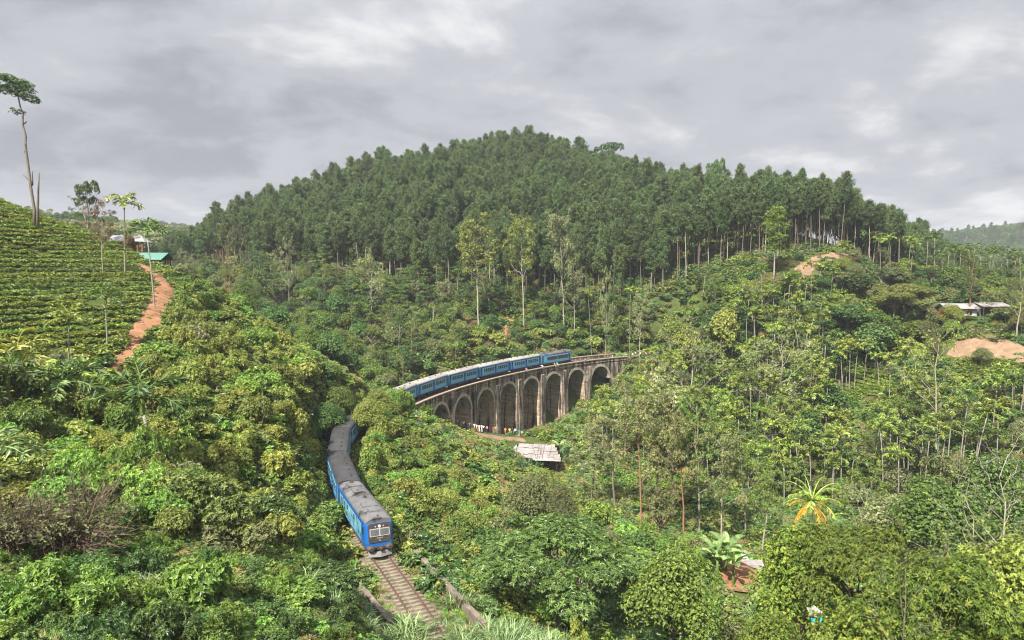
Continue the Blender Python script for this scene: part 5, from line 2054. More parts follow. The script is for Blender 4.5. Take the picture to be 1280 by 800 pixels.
def tall_left_tree():
    Y = 128
    base, top = at_depth(43, 281, Y), at_depth(30, 97, Y)
    z = sits(base[0], Y)
    h = top[2] - z
    root = tag(empty('tall_tree', (base[0], Y, z - 0.5)), 'tallest lone tree, bare crooked trunk and umbrella crown, on the tea hill', 'tree')
    u = Y / FPX

    def q(px, py):
        return ((px - 43) * u, 0, at_depth(px, py, Y)[2] - z + 0.5)
    tr = MB()
    tr.smooth = True
    line = [(43, 290), (44, 262), (41, 235), (39, 205), (37, 182), (38, 170), (35, 156), (36, 143), (33, 132), (31, 118), (30, 106)]
    tr.tube([q(*p) for p in line], np.linspace(0.28, 0.09, len(line)), 9)
    for a, b in (((42, 228), (32, 218)), ((43, 232), (46, 214)), ((35, 156), (38, 151)), ((37, 182), (40, 178)), ((36, 190), (33, 184))):
        A, B = np.array(q(*a)), np.array(q(*b))
        B[1] += random.uniform(-.6, .6)
        limb(tr, A, B, 0.16, 0.07, 5, 4, 0.1)
    st = [(47, 288), (48, 262), (50, 236), (52, 216)]
    tr.tube([q(*p) for p in st], [0.30, 0.22, 0.18, 0.12], 7)
    lobes = []
    for a, b, r in ((18, 112, 1.5), (13, 107, 1.1), (9, 113, 0.9), (24, 103, 1.6), (31, 101, 1.6), (38, 106, 1.5), (42, 113, 1.1), (46, 121, 1.1), (51, 125, 0.8), (28, 110, 1.1), (36, 117, 0.9), (45, 127, 0.7), (22, 98, 1.0), (29, 138, 0.65), (35, 140, 0.5), (25, 141, 0.5)):
        for yy in (-1.6, 1.4):
            c = np.array(q(a, b)) + (0, yy * (0.3 + r) * 0.6, 0)
            lobes.append((c, (r * 0.62, r * 0.8, r * 0.42)))
            f = q(31, 120) if b < 130 else q(33, 142)
            limb(tr, f, c - (0, 0, 0.15), 0.07, 0.02, 4, 5, 0.16)
    tr.build('trunk', BARK['grey'], root)
    cr = MB()
    crown_leaves(cr, lobes, 1100, 5, 0.30, 0.17, under=0.3, depth=0.6)
    cr.build('crown', LEAF['dark'], root)


tall_left_tree()
tree('open', 106, 221, 150, 30, 'dark', 'pale', 'open_tree', 'thin umbrella shaped tree with see-through crown on the left skyline', proto=0)
tree('slender', 98, 246, 152, 20, 'dark', 'grey', 'slender_tree', 'shorter dark tree beside the see-through umbrella tree on the skyline')
tree('slender', 124, 253, 118, 26, 'rust', 'pale', 'slender_tree', 'tree with rusty brown leaves and pale trunk standing in the tea', proto=1)
tree('round', 160, 287, 150, 17, 'rust', 'pale', 'small_tree', 'small rusty leaved tree in front of the grey roofed house')
palm(152, 241, 120, 'tall palm against the sky in front of the grey roofed house', leaf='palm', crown=1.45, proto=2)
palm(189, 273, 108, 'palm standing at the edge of the orange dirt path', leaf='deeppalm', crown=1.5, proto=1)
palm(131, 356, 90, 'small dark palm in the lower tea rows, left of the path', leaf='deeppalm', crown=1.3, proto=0)
palm(82, 381, 80, 'short bushy palm low in the tea, left of the small dark palm', leaf='palm', crown=1.2, proto=0)
palm(20, 418, 72, 'yellowing palm at the left edge below the tea', leaf='lime', crown=1.7, proto=0)
palm(8, 440, 66, 'dark palm under the yellowing palm at the left edge', leaf='deeppalm', crown=1.7, proto=1)
palm(92, 452, 72, 'spreading palm clump below the foot of the dirt path', leaf='palm', crown=1.6, proto=0)
palm(72, 450, 69, 'darker palm left of the spreading palm clump below the tea', leaf='deeppalm', crown=1.8, proto=2)
palm(190, 463, 62, 'dark drooping palm standing alone in the bushes of the left slope', leaf='deeppalm', crown=2.0, proto=3)
palm(2, 535, 50, 'grey green palm fronds reaching in at the left edge', leaf='reed', crown=1.5, proto=1)

# skyline and far hill
tree('open', 762, 173, 372, 46, 'dark', 'grey', 'broad_tree', 'broad dark tree standing above the pines on the skyline, right of the summit')
tree('open', 893, 195, 318, 26, 'dark', 'grey', 'broad_tree', 'small open crowned tree above the pine skyline, left of the right shoulder')
tree('pine', 970, 258, 226, 26, 'mid', 'pale', 'conical_tree', 'light green conical tree in front of the pine trunks above the dirt road')
for px, t, Y, w, pr in ((598, 279, 224, 34, 0), (655, 275, 226, 30, 1), (706, 270, 228, 26, 2), (718, 340, 226, 20, 3)):
    tree('tier', px, t, Y, w + 6, 'lime' if px < 700 else 'pale', 'pale', 'slender_tree', {598: 'pale tall thin tree before the pines, leftmost of four', 655: 'pale tall thin tree before the pines, straight trunk, second of four', 706: 'pale tall thin tree with tiered crown before the pines, above the train', 718: 'shorter pale trunked tree right of the tiered one above the train'}[px], group='pale thin trees before the pines', proto=pr)
for px, t, Y, w, lab in ((360, 305, 232, 20, 'tree with white bare trunk in the dark wood left of the viaduct'), (463, 320, 224, 30, 'sparse pale tree in the dark wood above the hidden train'), (286, 290, 222, 36, 'reddish half bare tree at the left of the dark wood'), (514, 395, 200, 14, 'thin white stemmed tree on the slope just behind the first carriages'), (757, 345, 220, 14, 'white stemmed thin tree at the foot of the pines above the viaduct end'), (800, 370, 216, 22, 'slim leaning pale tree behind the far viaduct end')):
    tree('slender' if px != 286 else 'bare', px, t, Y, w, 'pale' if px != 286 else 'olive', 'pale' if px != 286 else 'red', 'slender_tree', lab)
palm(788, 357, 218, 'lone palm at the foot of the pines behind the far viaduct end')
palm(741, 362, 222, 'single palm between the pines and the rear power car')
tree('round', 838, 385, 216, 34, 'lime', 'pale', 'small_tree', 'light yellow green tree by the cutting beyond the viaduct')
tree('round', 1000, 312, 236, 14, 'dark', 'grey', 'small_tree', 'small round dark tree beside the top of the dirt road')

# right hillside: round broad-leaved trees
G_R = 'round trees on the right hillside'
for px, t, Y, w, lf, lab in ((1072, 338, 222, 52, 'dark', 'dark round tree below the dirt road, highest of the right hillside clump'), (1062, 372, 206, 64, 'dark', 'broad dark round tree on the right hillside, left of the yellow green one'),
                             (1132, 352, 208, 84, 'lime', 'broad flat yellow green tree in the middle of the right hillside'), (1096, 396, 194, 66, 'dark', 'large dark green dome of a tree below the yellow green one'),
                             (1168, 352, 206, 40, 'dark', 'dark tree left of the whitewashed house, above the bushes'), (1178, 374, 200, 60, 'olive', 'olive tree beside the red door end of the whitewashed house'),
                             (1150, 396, 190, 54, 'mid', 'mid green tree between the dark dome and the whitewashed house'), (1205, 400, 188, 50, 'dark', 'dark tree below the whitewashed house, left one'), (1240, 402, 188, 50, 'dark', 'dark tree below the whitewashed house, middle one'),
                             (1272, 392, 188, 50, 'mid', 'green tree below the whitewashed house at the right edge'), (1190, 326, 222, 40, 'mid', 'rounded tree on the ridge left of the ridge palms'), (1035, 470, 168, 60, 'dark', 'dark round tree in front of the small tea plot'),
                             (1010, 505, 152, 48, 'dark', 'dark round tree left of the banana plants on the right slope'), (1012, 430, 190, 40, 'mid', 'green tree beside the small orange earth slip on the right'), (1050, 425, 186, 50, 'dark', 'dark tree between the orange slip and the small tea plot'),
                             (905, 375, 205, 44, 'lime', 'bright tree over the palms right of the viaduct end'), (862, 398, 204, 50, 'lime', 'yellow green leafy tree overhanging the track beyond the viaduct'), (885, 388, 212, 40, 'dark', 'dark tree behind the yellow green one beyond the viaduct'), (1120, 330, 228, 40, 'olive', 'olive bushy tree below the ridge palms'), (1240, 340, 214, 50, 'mid', 'tree with a leafy dome behind the whitewashed house'), (1205, 345, 214, 44, 'dark', 'dark tree behind the whitewashed house roof')):
    tree('round' if px != 1132 else 'umbrella', px, t, Y, w, lf, 'grey', 'broadleaf_tree', lab, group=G_R)
tree('slender', 1215, 315, 186, 40, 'mid', 'red', 'slender_tree', 'tree with long reddish trunk standing before the whitewashed house', proto=2)
tree('slender', 1275, 345, 172, 40, 'mid', 'pale', 'slender_tree', 'white trunked tree at the right edge beside the whitewashed house', proto=3)
tree('palebush', 970, 428, 168, 100, 'pale', 'pale', 'bare_tree', 'large grey half bare spreading tree among the palms', proto=0)
tree('palebush', 868, 418, 176, 88, 'pale', 'pale', 'pale_limbed_tree', 'tree with forked pale limbs right of the viaduct end', proto=1)
tree('palebush', 1178, 415, 146, 74, 'lime', 'pale', 'pale_limbed_tree', 'light leaved tree with a tall white forked trunk on the right slope', proto=2)
tree('bare', 1005, 425, 186, 22, 'pale', 'pale', 'bare_tree', 'thin white bare stem beside the small orange slip')

G_S = 'tall thin trees in the valley'
for px, t, Y, w, lf, bk, lab in ((804, 492, 118, 60, 'olive', 'red', 'tall tree with straight brownish trunk, left of the valley pair'), (820, 500, 121, 54, 'olive', 'brown', 'tall tree with brownish trunk just right of the straight one'), (845, 478, 124, 70, 'pale', 'pale', 'tall pale tree with a bent white stem in the valley'),
                                 (858, 520, 112, 60, 'olive', 'red', 'tall tree with rust coloured trunk in the valley'), (878, 505, 116, 56, 'mid', 'pale', 'tall thin tree left of the banana plants in the valley'), (770, 520, 128, 64, 'pale', 'grey', 'greyish airy tree right of the hut'),
                                 (905, 545, 112, 56, 'olive', 'pale', 'airy olive tree above the banana clump'), (935, 560, 118, 50, 'mid', 'pale', 'thin leafy tree above the valley shacks'), (740, 548, 130, 50, 'pale', 'grey', 'low airy grey green tree beside the hut roof'), (955, 590, 108, 46, 'mid', 'pale', 'tree with white forked stem left of the coconut palm'), (1075, 590, 92, 60, 'mid', 'pale', 'tree with white slanting limbs right of the coconut palm')):
    tree('slender', px, t, Y, w, lf, bk, 'slender_tree', lab, group=G_S)

# valley and right foreground: big single crowns
tree('umbrella', 700, 642, 70, 236, 'dark', 'grey', 'spreading_tree', 'wide dark green feathery tree in the middle foreground', proto=0)
tree('fineround', 838, 668, 64, 136, 'mid', 'grey', 'broadleaf_tree', 'dense glossy dome tree right of the wide feathery tree')
tree('fineround', 664, 586, 97, 84, 'olive', 'grey', 'fluffy_tree', 'fluffy olive tree on the leafy slope below the hut', proto=0)
tree('fineround', 702, 600, 96, 50, 'olive', 'grey', 'fluffy_tree', 'smaller fluffy tree against the right side of the olive one', proto=1)
tree('open', 826, 606, 102, 50, 'olive', 'brown', 'small_tree', 'small brownish olive tree casting a shadow on the little meadow')
tree('round', 750, 615, 100, 50, 'mid', 'grey', 'small_tree', 'green tree behind the wide feathery tree, left of the meadow')
tree('fineround', 1004, 646, 62, 135, 'tipped', 'brown', 'broadleaf_tree', 'glossy leaved tree above the cyan shelter')
tree('umbrella', 1075, 640, 60, 200, 'tipped', 'brown', 'broadleaf_tree', 'broad leafy tree right of the cyan shelter, reddish leaf tips', proto=1)
tree('fineround', 965, 748, 54, 100, 'tipped', 'brown', 'broadleaf_tree', 'leafy tree below the orange slip, left of the shelter')
tree('umbrella', 1190, 690, 40, 260, 'tipped', 'brown', 'broadleaf_tree', 'nearest big leaved tree in the bottom right')
tree('fineround', 1275, 655, 44, 180, 'lime', 'brown', 'broadleaf_tree', 'lighter leafy tree at the right edge, bottom')
tree('fineround', 1075, 745, 38, 180, 'tipped', 'brown', 'broadleaf_tree', 'low big leaved crown at the bottom, left of the nearest tree')
tree('fineround', 1180, 590, 78, 150, 'mid', 'pale', 'broadleaf_tree', 'rounded tree above the big leaved trees on the right')
tree('fineround', 1130, 610, 84, 120, 'pale', 'pale', 'broadleaf_tree', 'pale fuzzy tree right of the coconut palm')
tree('fineround', 1240, 555, 88, 130, 'dark', 'grey', 'broadleaf_tree', 'dark leafy tree at the right edge under the palm grove')
tree('open', 1190, 560, 90, 80, 'olive', 'brown', 'small_tree', 'olive grey tree on the right below the palm grove')
tree('bare', 1262, 560, 66, 120, 'mid', 'pale', 'bare_tree', 'bare white limbed tree at the right edge', proto=0)
tree('bare', 1225, 640, 60, 110, 'mid', 'pale', 'bare_tree', 'slanting pale bare limbs before the rounded right trees', proto=1)
tree('bare', 1130, 690, 36, 110, 'tipped', 'grey', 'bare_tree', 'forked grey bare branches among the big leaves, bottom right', proto=2)
tree('bare', 1010, 640, 72, 40, 'mid', 'pale', 'bare_tree', 'short pale bare stem below the coconut palm', proto=2)


def coconut():
    Y = 92
    p = at_depth(1025, 622, Y)
    z = sits(p[0], Y)
    s = max(p[2] - z, 4) / 9.0
    plant('coconut_palm', (p[0], Y, z - 0.2), 0.6, (1.0, 1.0, s * 0.97), [('trunk', PCO[0]), ('crown', PCO[1]), ('dying_fronds', PCO[2])], 'coconut palm with hanging yellow lower fronds', 'palm', None)


coconut()
for i, (px, t, Y, lab) in enumerate(((908, 650, 86, 'banana plant with tall pale leaves above the orange slip'), (898, 665, 84, 'banana plant at the left of the clump above the orange slip'), (918, 672, 83, 'lower banana plant right in the clump above the orange slip'), (1060, 508, 150, 'banana plant in front of the small tea plot'), (1072, 512, 149, 'second banana plant in front of the small tea plot, further right'), (1048, 520, 147, 'low banana plant left of the pair by the tea plot'),
                                         (700, 535, 156, 'banana plant with one pale upright leaf beside the hut'), (520, 425, 192, 'banana plant behind the first carriages on the viaduct'), (575, 440, 186, 'banana plant behind the middle carriages'), (610, 432, 188, 'bright banana plant above the carriage roofs'), (960, 690, 74, 'banana plant low beside the glossy leaved tree'), (890, 745, 62, 'dark banana leaves below the dense dome tree'))):
    p = at_depth(px, t, Y)
    z = sits(p[0], Y)
    s = max(0.85, min(1.3, (p[2] - z) / 4.4))
    me = PBAN[i % 3]
    plant('banana_plant', (p[0], Y, z - 0.1), random.uniform(0, 6.28), (s, s, s), [('stem', me[0]), ('crown', me[1])], lab, 'banana plant', 'banana plants')

for px, t, Y, w in ((1060, 272, 270, 44), (1078, 274, 268, 40), (1094, 277, 268, 40), (1110, 280, 266, 40), (1126, 284, 264, 36), (1142, 290, 262, 34)):
    tree('round', px, t, Y, w, 'dark', 'grey', 'broadleaf_tree', 'dark tree filling the gaps between the pine trunks on the right shoulder', group='dark trees under the ridge pines')

# ---- left foreground: single shrubs
for px, py, Y, r, kind, leaf, hz, nm, lab in ((262, 640, 54, 4.4, 'fine', 'flower', 1.0, 'flowering_bush', 'large bush with cream flower heads in the left foreground'), (208, 628, 55, 3.3, 'fine', 'flower', 1.0, 'flowering_bush', 'smaller cream flowered bush left of the large one'), (300, 655, 52, 3.0, 'fine', 'olive', 1.1, 'bush', 'olive bush at the right flank of the large flowered bush'),
                                              (70, 735, 33, 2.9, 'loose', 'fresh', 0.95, 'leafy_bush', 'bright leafy bush at the left bottom, below the dry twigs'), (20, 745, 32, 2.4, 'loose', 'fresh', 0.95, 'leafy_bush', 'bright leafy bush at the left edge, below the dry twigs'), (135, 745, 34, 2.1, 'loose', 'mid', 0.9, 'leafy_bush', 'leafy bush right of the bright pair at the bottom left'),
                                              (252, 715, 39, 2.0, 'broad', 'fresh', 1.5, 'leafy_bush', 'light tipped shrub with drooping leaves below the flowered bush'), (300, 765, 33, 1.7, 'mound', 'fresh', 1.0, 'bush', 'low bright mound bush at the bottom, left of the parapet'), (225, 755, 34, 1.6, 'mound', 'dark', 1.0, 'bush', 'low dark bush below the light tipped shrub'),
                                              (340, 660, 60, 3.0, 'round', 'dark', 1.0, 'bush', 'dark bush left of the leading power car, lower one'), (395, 655, 66, 2.8, 'round', 'mid', 1.1, 'bush', 'rounded bush beside the leading power car'), (412, 610, 76, 3.0, 'broad', 'mid', 1.2, 'bush', 'leafy bush pressing against the left side of the train'), (405, 745, 52, 2.2, 'mound', 'dark', 1.0, 'bush', 'dark low bush left of the dark parapet wall'), (360, 760, 45, 2.2, 'mound', 'mid', 0.9, 'bush', 'low green bush left of the parapet, at the bottom'),
                                              (725, 770, 56, 1.6, 'loose', 'lime', 2.2, 'upright_bush', 'upright yellow green bush at the bottom under the feathery tree, left one'), (775, 785, 53, 1.6, 'loose', 'lime', 1.9, 'upright_bush', 'upright yellow green bush at the bottom, right of its twin'), (800, 790, 52, 1.2, 'loose', 'rust', 1.2, 'bush', 'pinkish leaved bush at the bottom centre')):
    p = at_depth(px, py, Y)
    bush(p[0], Y, r, kind, leaf, lab, None, hz, nm)
for px, py, Y, r in ((655, 590, 140, 1.6), (672, 592, 141, 1.7), (690, 592, 142, 1.6), (705, 588, 143, 1.8), (642, 585, 141, 1.5)):
    p = at_depth(px, py, Y)
    bush(p[0], Y, r, 'mound', random.choice(['fresh', 'lime']), 'fresh low bush in the leafy patch just below the hut', 'bushes below the hut', 1.0)
for px, py, Y, r_b, kd in ((184, 560, 60, 2.4, 'loose'), (198, 556, 61, 2.2, 'fine')):
    p = at_depth(px, py, Y)
    bush(p[0], Y, r_b, kd, 'mid', 'bush hiding the stem of the lone drooping palm on the left slope', 'bushes round the lone palm', 1.5)
for px, py, Y, r, i, lab in ((85, 655, 43, 3.4, 0, 'large bush of dry brown twigs in the left foreground'), (15, 665, 41, 2.6, 1, 'dry twiggy bush at the left edge')):
    p = at_depth(px, py, Y)
    s, f = PTW[i]
    plant('twiggy_bush', (p[0], Y, sits(p[0], Y) + 1.2), 0.5 + i, (r, r, r * 1.1), [('twigs', s), ('foliage', f)], lab, 'bush', None)

# ---- many of a kind: bushes of the left slope, the knoll, the valley and behind the viaduct
Z_LEFT = [(0, 455), (60, 450), (140, 478), (205, 400), (218, 345), (262, 345), (300, 385), (350, 430), (400, 452), (432, 500), (430, 560), (422, 640), (392, 690), (330, 700), (200, 690), (0, 690)]
Z_KNOLL = [(440, 535), (462, 515), (500, 522), (536, 560), (574, 598), (608, 628), (606, 645), (590, 690), (572, 700), (545, 668), (508, 655), (490, 615), (445, 570)]
Z_VALLEY = [(560, 700), (600, 650), (640, 600), (690, 580), (760, 560), (830, 600), (900, 640), (900, 800), (640, 800), (610, 770)]
Z_BEHIND = [(470, 395), (520, 375), (600, 376), (700, 392), (830, 392), (900, 380), (850, 440), (720, 440), (560, 470), (480, 490), (430, 480), (420, 440)]
Z_WOOD = [(190, 318), (300, 312), (420, 336), (520, 362), (530, 380), (470, 400), (425, 440), (440, 500), (400, 480), (290, 400), (225, 345)]
Z_GROVE = [(835, 470), (855, 440), (900, 415), (950, 385), (1010, 372), (1045, 430), (1045, 480), (1100, 500), (1200, 490), (1280, 500), (1280, 590), (1180, 620), (1060, 640), (960, 640), (900, 610), (820, 600), (740, 570), (745, 540), (800, 505)]
Z_RIGHT = [(900, 400), (980, 360), (1060, 330), (1200, 325), (1300, 325), (1300, 470), (1250, 480), (1100, 440), (1040, 440), (1000, 400)]


def many_bushes(poly, y0, y1, spacing, rr, kinds, leaves, label, group, seed, cap, name='bush', hz=1.0, track=4.0):
    x, y = scatter_xy(poly, y0, y1, spacing, seed=seed)
    ok = free(x, y, track, 0.9)
    x, y = x[ok], y[ok]
    o = np.argsort(y)[:cap]
    for a, b in zip(x[o], y[o]):
        k = int(vnoise(a / 9.0, b / 9.0, seed) * 0.999 * len(leaves)) if random.random() < 0.6 else random.randrange(len(leaves))
        lf = leaves[k]
        bush(a, b, random.uniform(*rr), random.choice(kinds), lf, label[lf] if isinstance(label, dict) else label, group, hz * random.uniform(.95, 1.5), name)
    return len(o)


n1 = many_bushes(Z_LEFT, 50, 135, 3.3, (1.6, 2.7), ['round', 'broad', 'loose', 'mound', 'fine'], ['lime', 'mid', 'lime', 'fresh', 'lime', 'lime', 'pale'],
                 {'lime': 'sunlit yellow green bush on the left slope above the train', 'mid': 'mid green bush on the left slope above the train', 'fresh': 'fresh green bush on the left slope above the train', 'olive': 'dull olive bush on the left slope above the train', 'pale': 'pale grey green bush on the left slope above the train'}, 'bushes on the left slope', 3, 290)
n2 = many_bushes(Z_KNOLL, 72, 132, 2.5, (1.4, 2.3), ['round', 'broad', 'mound', 'round'], ['lime', 'lime', 'mid', 'lime', 'fresh'],
                 {'lime': 'yellow green bush on the sunlit knoll right of the train', 'mid': 'mid green bush on the knoll right of the train', 'fresh': 'fresh green bush on the knoll right of the train'}, 'bushes on the knoll', 4, 200, 'leafy_bush')
n0 = many_bushes([(-20, 680), (200, 690), (330, 700), (425, 705), (440, 745), (480, 800), (470, 900), (-40, 900)], 17, 64, 2.5, (0.7, 1.5), ['loose', 'broad', 'fine', 'mound', 'loose'], ['mid', 'dark', 'fresh', 'mid', 'dark'],
                 {'mid': 'mid green weedy bush in the left bottom foreground', 'dark': 'dark weedy bush in the left bottom foreground', 'fresh': 'fresh green weedy bush in the left bottom foreground'}, 'weedy bushes in the left foreground', 13, 130, 'weedy_bush', 0.9, 6.0)
n3 = many_bushes(Z_VALLEY, 52, 130, 3.4, (1.3, 2.4), ['round', 'fine', 'mound', 'broad'], ['mid', 'fresh', 'olive', 'dark'],
                 {'mid': 'mid green shrub in the valley below the hut', 'fresh': 'fresh green shrub in the valley below the hut', 'olive': 'olive shrub in the valley below the hut', 'dark': 'dark shrub in the valley below the hut'}, 'shrubs in the valley', 5, 110, 'shrub')
n4 = many_bushes(Z_BEHIND, 172, 255, 4.4, (1.8, 3.6), ['round', 'mound', 'fine', 'broad'], ['mid', 'olive', 'dark', 'mid', 'lime'],
                 {'mid': 'green shrub on the slope behind the viaduct', 'olive': 'olive shrub on the slope behind the viaduct', 'dark': 'dark shrub on the slope behind the viaduct', 'lime': 'yellowish shrub on the slope behind the viaduct'}, 'shrubs behind the viaduct', 6, 170, 'shrub')


x_, y_ = [], []
for s in np.arange(44, 124, 1.9):
    for sg, o0 in ((1, 4.7), (-1, 4.6)):
        if sg < 0 and s < 52:
            continue
        p = toff(s, sg * (o0 + random.uniform(-.3, .5)))
        tall = (1.9 if s > 74 else 1.4) if sg > 0 and s > 58 else (2.7 if sg < 0 and s > 92 else 1.75 if sg < 0 and s > 72 else 0.95)
        lf = random.choice(['mid', 'lime', 'mid', 'fresh'] if sg < 0 else ['mid', 'dark', 'mid', 'lime'])
        bush(p[0], p[1], random.uniform(1.5, 1.9), random.choice(['round', 'broad', 'loose']), lf, {1: 'bush crowding the left side of the track', -1: 'bush crowding the right side of the track under the knoll'}[sg], {1: 'bushes left of the track', -1: 'bushes right of the track'}[sg], tall, 'trackside_bush')


for s, o0, h, w, lean, lf, lab in ((88, 4.0, 8.2, 3.9, 0.26, 'dark', 'dark tree leaning over the train from the left bank, nearer one'), (95, 4.0, 8.8, 4.2, 0.28, 'mid', 'green tree leaning over the train from the left bank, further one'),
                               (92, -4.0, 8.0, 3.7, -0.26, 'lime', 'yellow green tree leaning over the train at the left end of the knoll'), (98, -4.4, 8.2, 3.9, -0.12, 'lime', 'yellow green tree at the top of the knoll hiding the train'), (104, -4.8, 6.8, 3.4, 0.0, 'mid', 'green tree at the back of the knoll hiding the train')):
    p = toff(s, o0)
    d = tdir(s)
    me = PT['fineround'][random.randrange(3)]
    o = plant('leaning_tree', (p[0], p[1], sits(*p) - 0.3), 0, (w / 4.2, w / 4.2, h / 9.4), [('trunk', me[0]), ('crown', me[1])], lab, 'tree', None, {'crown': LEAF[lf]})
    q = Matrix.Rotation(lean, 4, Vector((d[0], d[1], 0)))
    o.rotation_euler = (q @ Matrix.Rotation(random.uniform(0, 6.28), 4, 'Z')).to_euler()


def many_trees(poly, y0, y1, spacing, hh, rr, kinds, leaves, barks, label, group, seed, cap, name='tree', track=6):
    x, y = scatter_xy(poly, y0, y1, spacing, seed=seed)
    ok = free(x, y, track, 1.5, 9)
    x, y = x[ok], y[ok]
    o = np.argsort(y)[:cap]
    for a, b in zip(x[o], y[o]):
        kd = random.choice(kinds)
        ms, h0, r0 = {'round': (PT['round'], 9.4, 4.2), 'open': (PT['open'], 10, 4.3), 'slender': (PSL, 16, 3.6), 'fineround': (PT['fineround'], 9.4, 4.2)}[kd]
        h = random.uniform(*hh) * (1.35 if kd == 'slender' else 1)
        s, sx = h / h0, random.uniform(*rr) / r0
        me = random.choice(ms)
        lf = leaves[int(vnoise(a / 14.0, b / 14.0, seed) * 0.999 * len(leaves))] if random.random() < .5 else random.choice(leaves)
        plant(name, (a, b, sits(a, b) - 0.3), random.uniform(0, 6.28), (sx, sx, s), [('trunk', me[0]), ('crown', me[1])], label[lf] if isinstance(label, dict) else label, 'tree', group, {'trunk': BARK[random.choice(barks)], 'crown': LEAF[lf]})
    return len(o)


n5 = many_trees(Z_WOOD, 150, 262, 6.2, (6, 11), (2.8, 4.4), ['round', 'round', 'fineround', 'open'], ['dark', 'dark', 'mid', 'dark', 'olive'], ['grey', 'pale'],
                {'dark': 'dark green tree in the shady wood left of the viaduct', 'mid': 'mid green tree in the shady wood left of the viaduct', 'olive': 'olive tree in the shady wood left of the viaduct'}, 'trees of the shady wood', 8, 150, 'broadleaf_tree')
n5b = many_trees([(215, 345), (300, 330), (420, 345), (520, 362), (600, 372), (700, 384), (830, 384), (900, 360), (905, 392), (700, 400), (520, 385), (400, 372), (290, 366), (215, 360)], 205, 300, 5.4, (5, 10), (1.8, 3.4), ['round', 'slender', 'open', 'slender', 'fineround'], ['mid', 'dark', 'pale', 'dark', 'mid'], ['grey', 'pale'],
                 {'dark': 'dark tree at the ragged lower edge of the pines', 'mid': 'green tree at the ragged lower edge of the pines', 'pale': 'pale thin crowned tree at the ragged lower edge of the pines'}, 'trees at the edge of the pines', 17, 110, 'edge_tree')
n6 = many_trees(Z_BEHIND, 185, 255, 9.0, (5, 9), (2.2, 3.6), ['round', 'open', 'slender'], ['dark', 'mid', 'dark'], ['grey', 'pale'],
                {'dark': 'dark tree on the slope behind the viaduct', 'mid': 'green tree on the slope behind the viaduct'}, 'trees behind the viaduct', 9, 45, 'broadleaf_tree')
n7 = many_trees(Z_RIGHT, 165, 245, 8.0, (5, 9), (2.4, 4.2), ['round', 'fineround', 'open'], ['mid', 'dark', 'olive', 'lime'], ['grey', 'pale'],
                {'dark': 'dark tree on the upper right hillside', 'mid': 'green tree on the upper right hillside', 'olive': 'olive tree on the upper right hillside', 'lime': 'yellow green tree on the upper right hillside'}, 'trees on the upper right hillside', 10, 70, 'broadleaf_tree')
n8 = many_trees(Z_GROVE, 95, 205, 10.5, (5, 9.5), (2.4, 4.0), ['round', 'open', 'slender', 'fineround'], ['mid', 'dark', 'pale', 'lime', 'olive'], ['grey', 'pale', 'pale'],
                {'dark': 'dark tree between the palms of the right slope', 'mid': 'green tree between the palms of the right slope', 'olive': 'olive tree between the palms of the right slope', 'lime': 'light tree between the palms of the right slope', 'pale': 'greyish tree between the palms of the right slope'}, 'trees among the palms', 12, 42, 'broadleaf_tree')

# areca palms of the right slope and of the ridge
x, y = scatter_xy(Z_GROVE, 105, 222, 3.7, seed=14)
ok = free(x, y, 5, 1.0, 8)
x, y = x[ok], y[ok]
k = np.array([vnoise(a / 16, b / 16, 33) for a, b in zip(x, y)]) + 0.25 * (y > 140) > 0.42
x, y = x[k], y[k]
o_ = np.random.default_rng(4).permutation(len(y))[:262]
for a, b in zip(x[o_], y[o_]):
    i = random.randrange(5)
    s = random.uniform(0.72, 1.12)
    lf = random.choice(['palm', 'palm', 'palm', 'mid', 'deeppalm'])
    pl_ = plant('areca_palm', (a, b, sits(a, b) - 0.2), random.uniform(0, 6.28), (1.35, 1.35, s), [('trunk', PAR[i][0]), ('crownshaft', PAR[i][1]), ('crown', PAR[i][2])],
          'slim areca palm with pale stem in the grove on the right slope', 'palm', 'areca palms of the grove', {'crown': LEAF[lf]})
    uncrush(pl_, 8.0 + 1.2 * i)
n9 = len(o_)
for px, t, Y in [(1052, 300, 238), (1062, 304, 236), (1093, 290, 240), (1102, 296, 236), (1112, 292, 242), (1136, 293, 240), (1140, 300, 234), (1160, 292, 236), (1170, 288, 238), (1186, 306, 228), (1194, 304, 232), (1201, 308, 226), (1213, 306, 232), (1229, 310, 226), (1237, 306, 230), (1243, 312, 224), (1252, 308, 228), (1262, 314, 222), (1270, 310, 228), (1278, 314, 222), (1024, 326, 226), (1040, 330, 222), (1180, 312, 222), (1222, 304, 236)]:
    palm(px, t, Y, 'palm standing along the right ridge below the pines', 'palms along the right ridge', leaf='deeppalm' if px > 1150 else 'palm', crown=1.25)
for px, t, Y in [(1060, 424, 182), (1070, 428, 180), (1082, 422, 183), (1100, 440, 178), (1055, 436, 179), (1045, 428, 184)]:
    palm(px, t, Y, 'tall palm with straight white stem in front of the small tea plot', 'palms by the small tea plot', crown=1.1)


